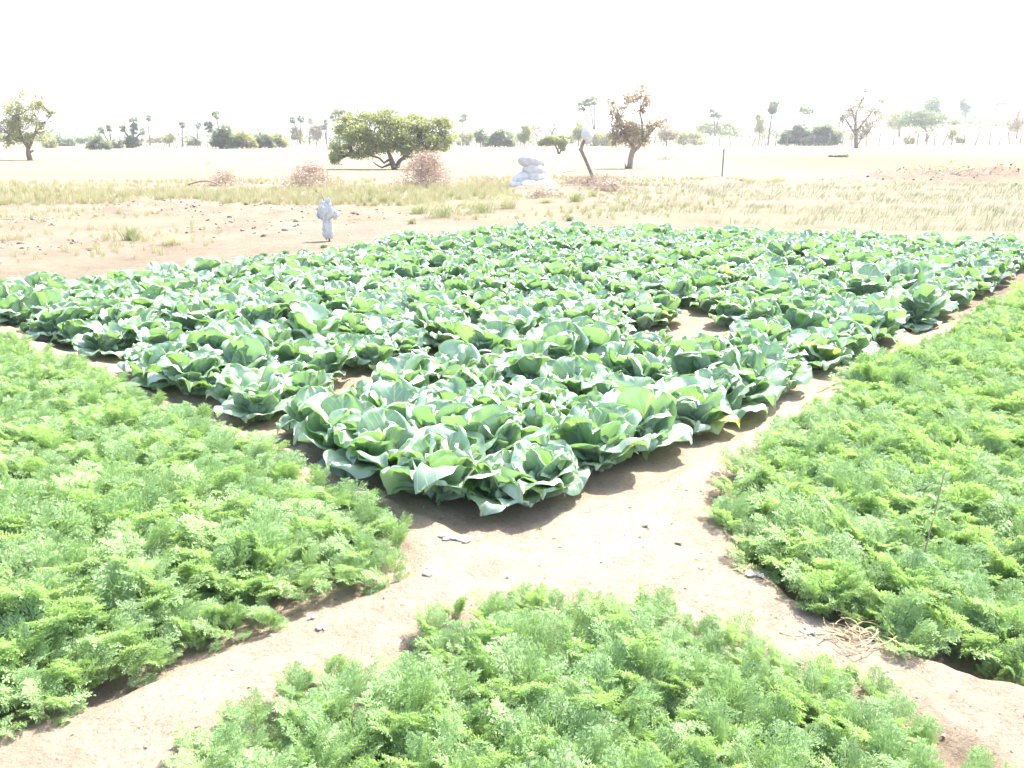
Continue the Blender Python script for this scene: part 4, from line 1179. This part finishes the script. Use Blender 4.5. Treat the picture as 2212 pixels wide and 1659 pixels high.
# dense dark palm thicket on the right, others on the left
def fan(mb, base, d, R, r, n=9):
    d = d / np.linalg.norm(d)
    e = np.cross(d, [0, 0, 1.0]); e /= np.linalg.norm(e) + 1e-6
    up = np.cross(e, d)
    V_ = []; Fc = []
    for k in range(n):
        a = (k / (n - 1) - .5) * math.radians(210)
        v = d * math.cos(a) + e * math.sin(a) - up * .25 * abs(math.sin(a)) - np.array([0, 0, .25])
        v /= np.linalg.norm(v)
        wv = np.cross(v, up); wv /= np.linalg.norm(wv) + 1e-6
        b = base; t = b + v * R * r.uniform(.8, 1.1); m = b + v * R * .5
        c = len(V_); V_ += [b, m + wv * R * .09, t, m - wv * R * .09]; Fc.append([c, c + 1, c + 2, c + 3])
    mb.add(np.array(V_), Fc)

def palm(px, py, heads, label, y0, stems=None, hw=2.0, nf=26, group='doum palms along the horizon'):
    """heads: (px, py, radius px)"""
    x0, zb = W(px, py, y0); z0 = Z(x0, y0); off = z0 - zb if abs(z0 - zb) < 3 else 0
    s = y0 / FPX
    root = empty('palm_tree', (x0, y0, z0), label, 'palm', group)
    r = np.random.default_rng(int(px * 3 + py))
    tb = MB(); lb = MB()
    for i, (hx, hy, R) in enumerate(heads):
        a, b = W(hx, hy, y0); top = np.array([a - x0, r.normal(0, .3), b + off - z0])
        fork = top * .35 + [r.normal(0, .05), 0, 0] if i else None
        p0 = np.array([0, 0, -.2]) if fork is None else top * np.array([.2, 0, .35])
        mid = (p0 + top) / 2 + np.array([(top[0]) * -.12, 0, 0])
        tb.tube([p0, mid, top], [hw * s * .75, hw * s * .62, hw * s * .5], 6)
        for k in range(nf):
            az = r.uniform(0, 2 * PI); el = r.uniform(-.9, 1.4)
            d = np.array([math.cos(az) * math.cos(el), math.sin(az) * math.cos(el), math.sin(el)])
            b_ = top + d * R * s * .45
            lb.tube([top, b_], [.03, .02], 3, cap=False)
            fan(lb, b_, d, R * s * .75, r)
    link('trunk', tb.mesh('palm_trunk', M_BARK, True), root)
    link('crown', lb.mesh('palm_crown', M_PALM), root)

palm(243, 330, [(222, 290, 10), (237, 286, 9)], 'pair of faint palm heads leaning left above a pale thicket', 118)
palm(288, 328, [(288, 272, 15), (268, 286, 10), (306, 293, 10), (290, 290, 12)], 'bushy many-headed palm in the left distance', 122, hw=3, nf=20)
palm(326, 327, [(325, 268, 9)], 'single very faint slim palm right of the bushy many-headed palm', 150)
palm(395, 325, [(395, 277, 10)], 'slim palm halfway between far left tree and round thicket', 140)
palm(427, 321, [(427, 277, 9)], 'slim palm with shrub at its foot left of the round thicket', 150)
palm(480, 325, [(466, 253, 12), (452, 277, 13), (455, 285, 9)], 'leaning palm with two heads on the left side of the round thicket', 120, hw=2.4)
palm(650, 315, [(632, 261, 10), (650, 259, 11)], 'forked palm rising over a pale bushy tree', 170)
palm(668, 312, [(672, 262, 9)], 'slim leaning palm touching the brownish round tree', 175)
palm(735, 305, [(722, 238, 17), (745, 234, 16)], 'dark twin-headed palm rising behind the left end of the big tree', 130, hw=2.4, nf=22)
palm(705, 312, [(705, 264, 9), (700, 275, 7)], 'thin palm just left of the big spreading tree', 170)
palm(1000, 309, [(1000, 249, 13)], 'lone straight palm just right of the big spreading tree', 150, hw=2.2, nf=20)
palm(1285, 303, [(1256, 218, 14), (1271, 210, 11), (1284, 206, 12)], 'tall palm with three faint heads above the bag on the pole', 165, hw=2.2)
palm(1660, 299, [(1671, 213, 17), (1671, 222, 13)], 'tallest slim palm in the right distance with round head', 160, hw=2.6, nf=24)
palm(1743, 300, [(1735, 230, 13), (1752, 229, 12)], 'palm heads showing above the dense dark thicket', 185)
palm(1545, 292, [(1540, 242, 12), (1556, 245, 12)], 'palm heads rising out of the long green thicket', 200)

def thicket(px, py, w, h, label, y0, n, leafm=M_PALM, extra=None):
    x0, zb = W(px, py, y0); z0 = Z(x0, y0); s = y0 / FPX
    root = empty('palm_thicket', (x0, y0, z0), label, 'thicket', 'palm thickets along the horizon')
    r = np.random.default_rng(int(px)); lb = MB(); pb = MB()
    hs = [r.uniform(.7, 1) for _ in range(8)]
    m = max(4, int(n / 26))
    for q in range(m):
        u = -1 + 2 * (q + .5) / m + r.normal(0, .08); H = h * s * hs[q % 8] * math.sqrt(max(.2, 1 - abs(u) ** 2.5)) * r.uniform(.75, 1.05)
        R_ = min(h * s * .34, 1.25)
        for zz in np.arange(R_ * .5, max(H - R_ * .75, R_ * .6), R_ * .8).tolist() + [max(H - R_ * .6, R_ * .5)]:
            hub = np.array([u * w * s * .5 + r.normal(0, .2), r.uniform(-.5, .5) * w * s * .4, zz])
            for k in range(13):
                d = r.normal(0, 1, 3); d[2] = abs(d[2]) * .9 - .25; d /= np.linalg.norm(d)
                fan(lb, hub + d * R_ * .35, d, R_ * r.uniform(.5, .85), r, 7)
        pb.tube([(hub[0] * .9, hub[1], 0), hub], [.07, .05], 5, cap=False)
    link('stems', pb.mesh('thicket_stems', M_BARKP), root)
    link('fronds', lb.mesh('thicket_fronds', leafm), root)
thicket(217, 333, 46, 34, 'pale bushy thicket in the left distance below the twin leaning palms', 106, 260)
thicket(486, 325, 36, 52, 'dark round palm thicket in the left distance', 112, 340, M_DARK)
thicket(525, 324, 50, 42, 'yellowish side of the round palm thicket in the left distance', 113, 300, M_YEL)
thicket(572, 324, 36, 36, 'dark low palm thicket left of the brownish round tree', 116, 260, M_PALM)
thicket(600, 320, 32, 40, 'taller pale half of the low palm thicket left of the big tree', 122, 240, M_YEL)
thicket(287, 328, 26, 38, 'undergrowth of fronds at the foot of the many-headed palm', 122, 180)
thicket(1000, 308, 26, 20, 'low fronds at the foot of the lone straight palm', 148, 110)
thicket(1080, 309, 56, 42, 'two-humped green thicket left of the white sacks on the fence line', 135, 420)
thicket(1725, 298, 70, 50, 'left half of the dense dark thicket on the right', 150, 620, M_DARK)
thicket(1780, 298, 60, 58, 'right half of the dense dark thicket beside the brown tree', 148, 620, M_PALM)
for a in ([(1657, 299), (1668, 282), (1676, 262), (1680, 248)], [(1665, 298), (1674, 283), (1684, 270), (1690, 256)]):
    log(a, 2.4, 'dead_tree', 'slanting dead trunk at the foot of the tallest slim palm, %s of two' % ('left' if a[0][0] == 1657 else 'right'), 'dead tree')

# low tree line closing the far horizon
def treeline():
    r = np.random.default_rng(3); mb = MB(); P_ = []
    for k in range(240):
        y = r.uniform(190, 330); x = r.uniform(-.75, .78) * y; h = r.uniform(1.8, 4.2) * y / 260; w = r.uniform(3, 9)
        c = np.array([x, y, float(zfar(x, y)) + h * .5])
        P_.append(c + r.normal(size=(70, 3)) * [w * .45, w * .4, h * .3])
    P_ = np.concatenate(P_); mb.leaves(P_, .7, .7)
    props(link('treeline', mb.mesh('treeline', M_DARK)), 'far hazy line of scrub and trees along the horizon', 'tree line', kind='stuff')
treeline()

# ------------------------------------------------------------------ fences of crooked posts
def post_mesh(seed, h, rad):
    r = np.random.default_rng(seed); mb = MB()
    t = np.linspace(0, 1, 6)
    b = r.normal(0, .10, 2); b2 = r.normal(0, .06, 2)
    pts = np.stack([b[0] * np.sin(t * PI) * 1.4 + b2[0] * np.sin(t * 2 * PI) + r.normal(0, .15) * t, b[1] * np.sin(t * PI), -.2 + t * (h + .2)], 1)
    mb.tube(pts, np.linspace(rad, rad * .7, 6), 6, wob=.12)
    if seed % 2: mb.tube([pts[-2], pts[-2] + [.18 * (1 if seed % 4 == 1 else -1), 0, .3]], [rad * .7, rad * .4], 5)
    return mb.mesh('post', M_WOOD, True)
posts = [post_mesh(s, 1.9, .085) for s in range(7)] + [post_mesh(20 + s, 1.2, .06) for s in range(3)]
def fence(label, pxs, y0s, hs=1.0, wires=3, pool=7, first=0):
    pp = []
    for k, px in enumerate(pxs):
        y0 = np.interp(px, [pxs[0], pxs[-1]], y0s)
        x, _ = W(px, 312, y0); pp.append((x, float(y0), Z(x, y0)))
    root = empty('fence', pp[0], label, 'fence')
    o = Vector(pp[0])
    for k, p in enumerate(pp):
        link('post', posts[first + int(RNG.integers(0, pool))], root, Vector(p) - o, (RNG.normal(0, .05), RNG.normal(0, .10), RNG.uniform(0, 6.28)), hs * RNG.uniform(.85, 1.12))
    for w_ in range(wires):
        mb = MB(); mb.tube([(Vector(p) - o + Vector((0, 0, (.45 + .5 * w_) * hs)))[:] for p in pp], .012, 3)
        link('wire', mb.mesh('wire', M_WIRE), root)
z3 = [1008 + q * .2604 for q in (35, 70, 115, 165, 205, 240, 290, 335, 380, 420, 440, 465, 510, 550, 640, 700, 800, 870, 925, 1000, 1090, 1150, 1230, 1320, 1400, 1480, 1555, 1630, 1700, 1800, 1900, 1970, 2040, 2100, 2185)]
z4 = [1636 + q * .2604 for q in (-40, 5, 40, 70, 150, 260, 370, 475, 580, 705, 780, 905, 1010, 1130, 1230, 1325, 1400, 1480, 1540, 1610, 1700, 1810, 1930, 2005, 2090, 2200, 2300, 2400)]
fence('long fence of crooked wooden posts and wire across the centre right distance', z3, (142, 142))
fence('fence of crooked wooden posts and wire crossing the right side of the field', z4, (142, 140), 1.05)
fence('low fence of short leaning sticks in the left distance', [300 + q * 7.5 for q in range(36)], (121, 128), .9, 1, 3, 7)
fence('few thin fence sticks right of the low palm thicket in the left distance', [600 + q * 14 for q in range(9)], (135, 138), .9, 1, 3, 7)

# ------------------------------------------------------------------ air
def haze():
    x0, x1, y0, y1, z0, z1 = -2300, 2400, -8, 2700, -8, 110
    mb = MB()
    mb.add([(x, y, z) for x in (x0, x1) for y in (y0, y1) for z in (z0, z1)],
           [[0, 1, 3, 2], [4, 6, 7, 5], [0, 4, 5, 1], [2, 3, 7, 6], [0, 2, 6, 4], [1, 5, 7, 3]])
    m = bpy.data.materials.new('air'); m.use_nodes = True
    nt = m.node_tree; nt.nodes.clear()
    out = nt.nodes.new('ShaderNodeOutputMaterial'); v = nt.nodes.new('ShaderNodeVolumePrincipled')
    v.inputs['Color'].default_value = (.82, .85, .90, 1); v.inputs['Density'].default_value = .0008; v.inputs['Anisotropy'].default_value = .3
    nt.links.new(v.outputs[0], out.inputs['Volume'])
    o = link('haze', mb.mesh('haze', m)); props(o, 'pale dusty haze over the whole field', 'haze', kind='stuff')
haze()
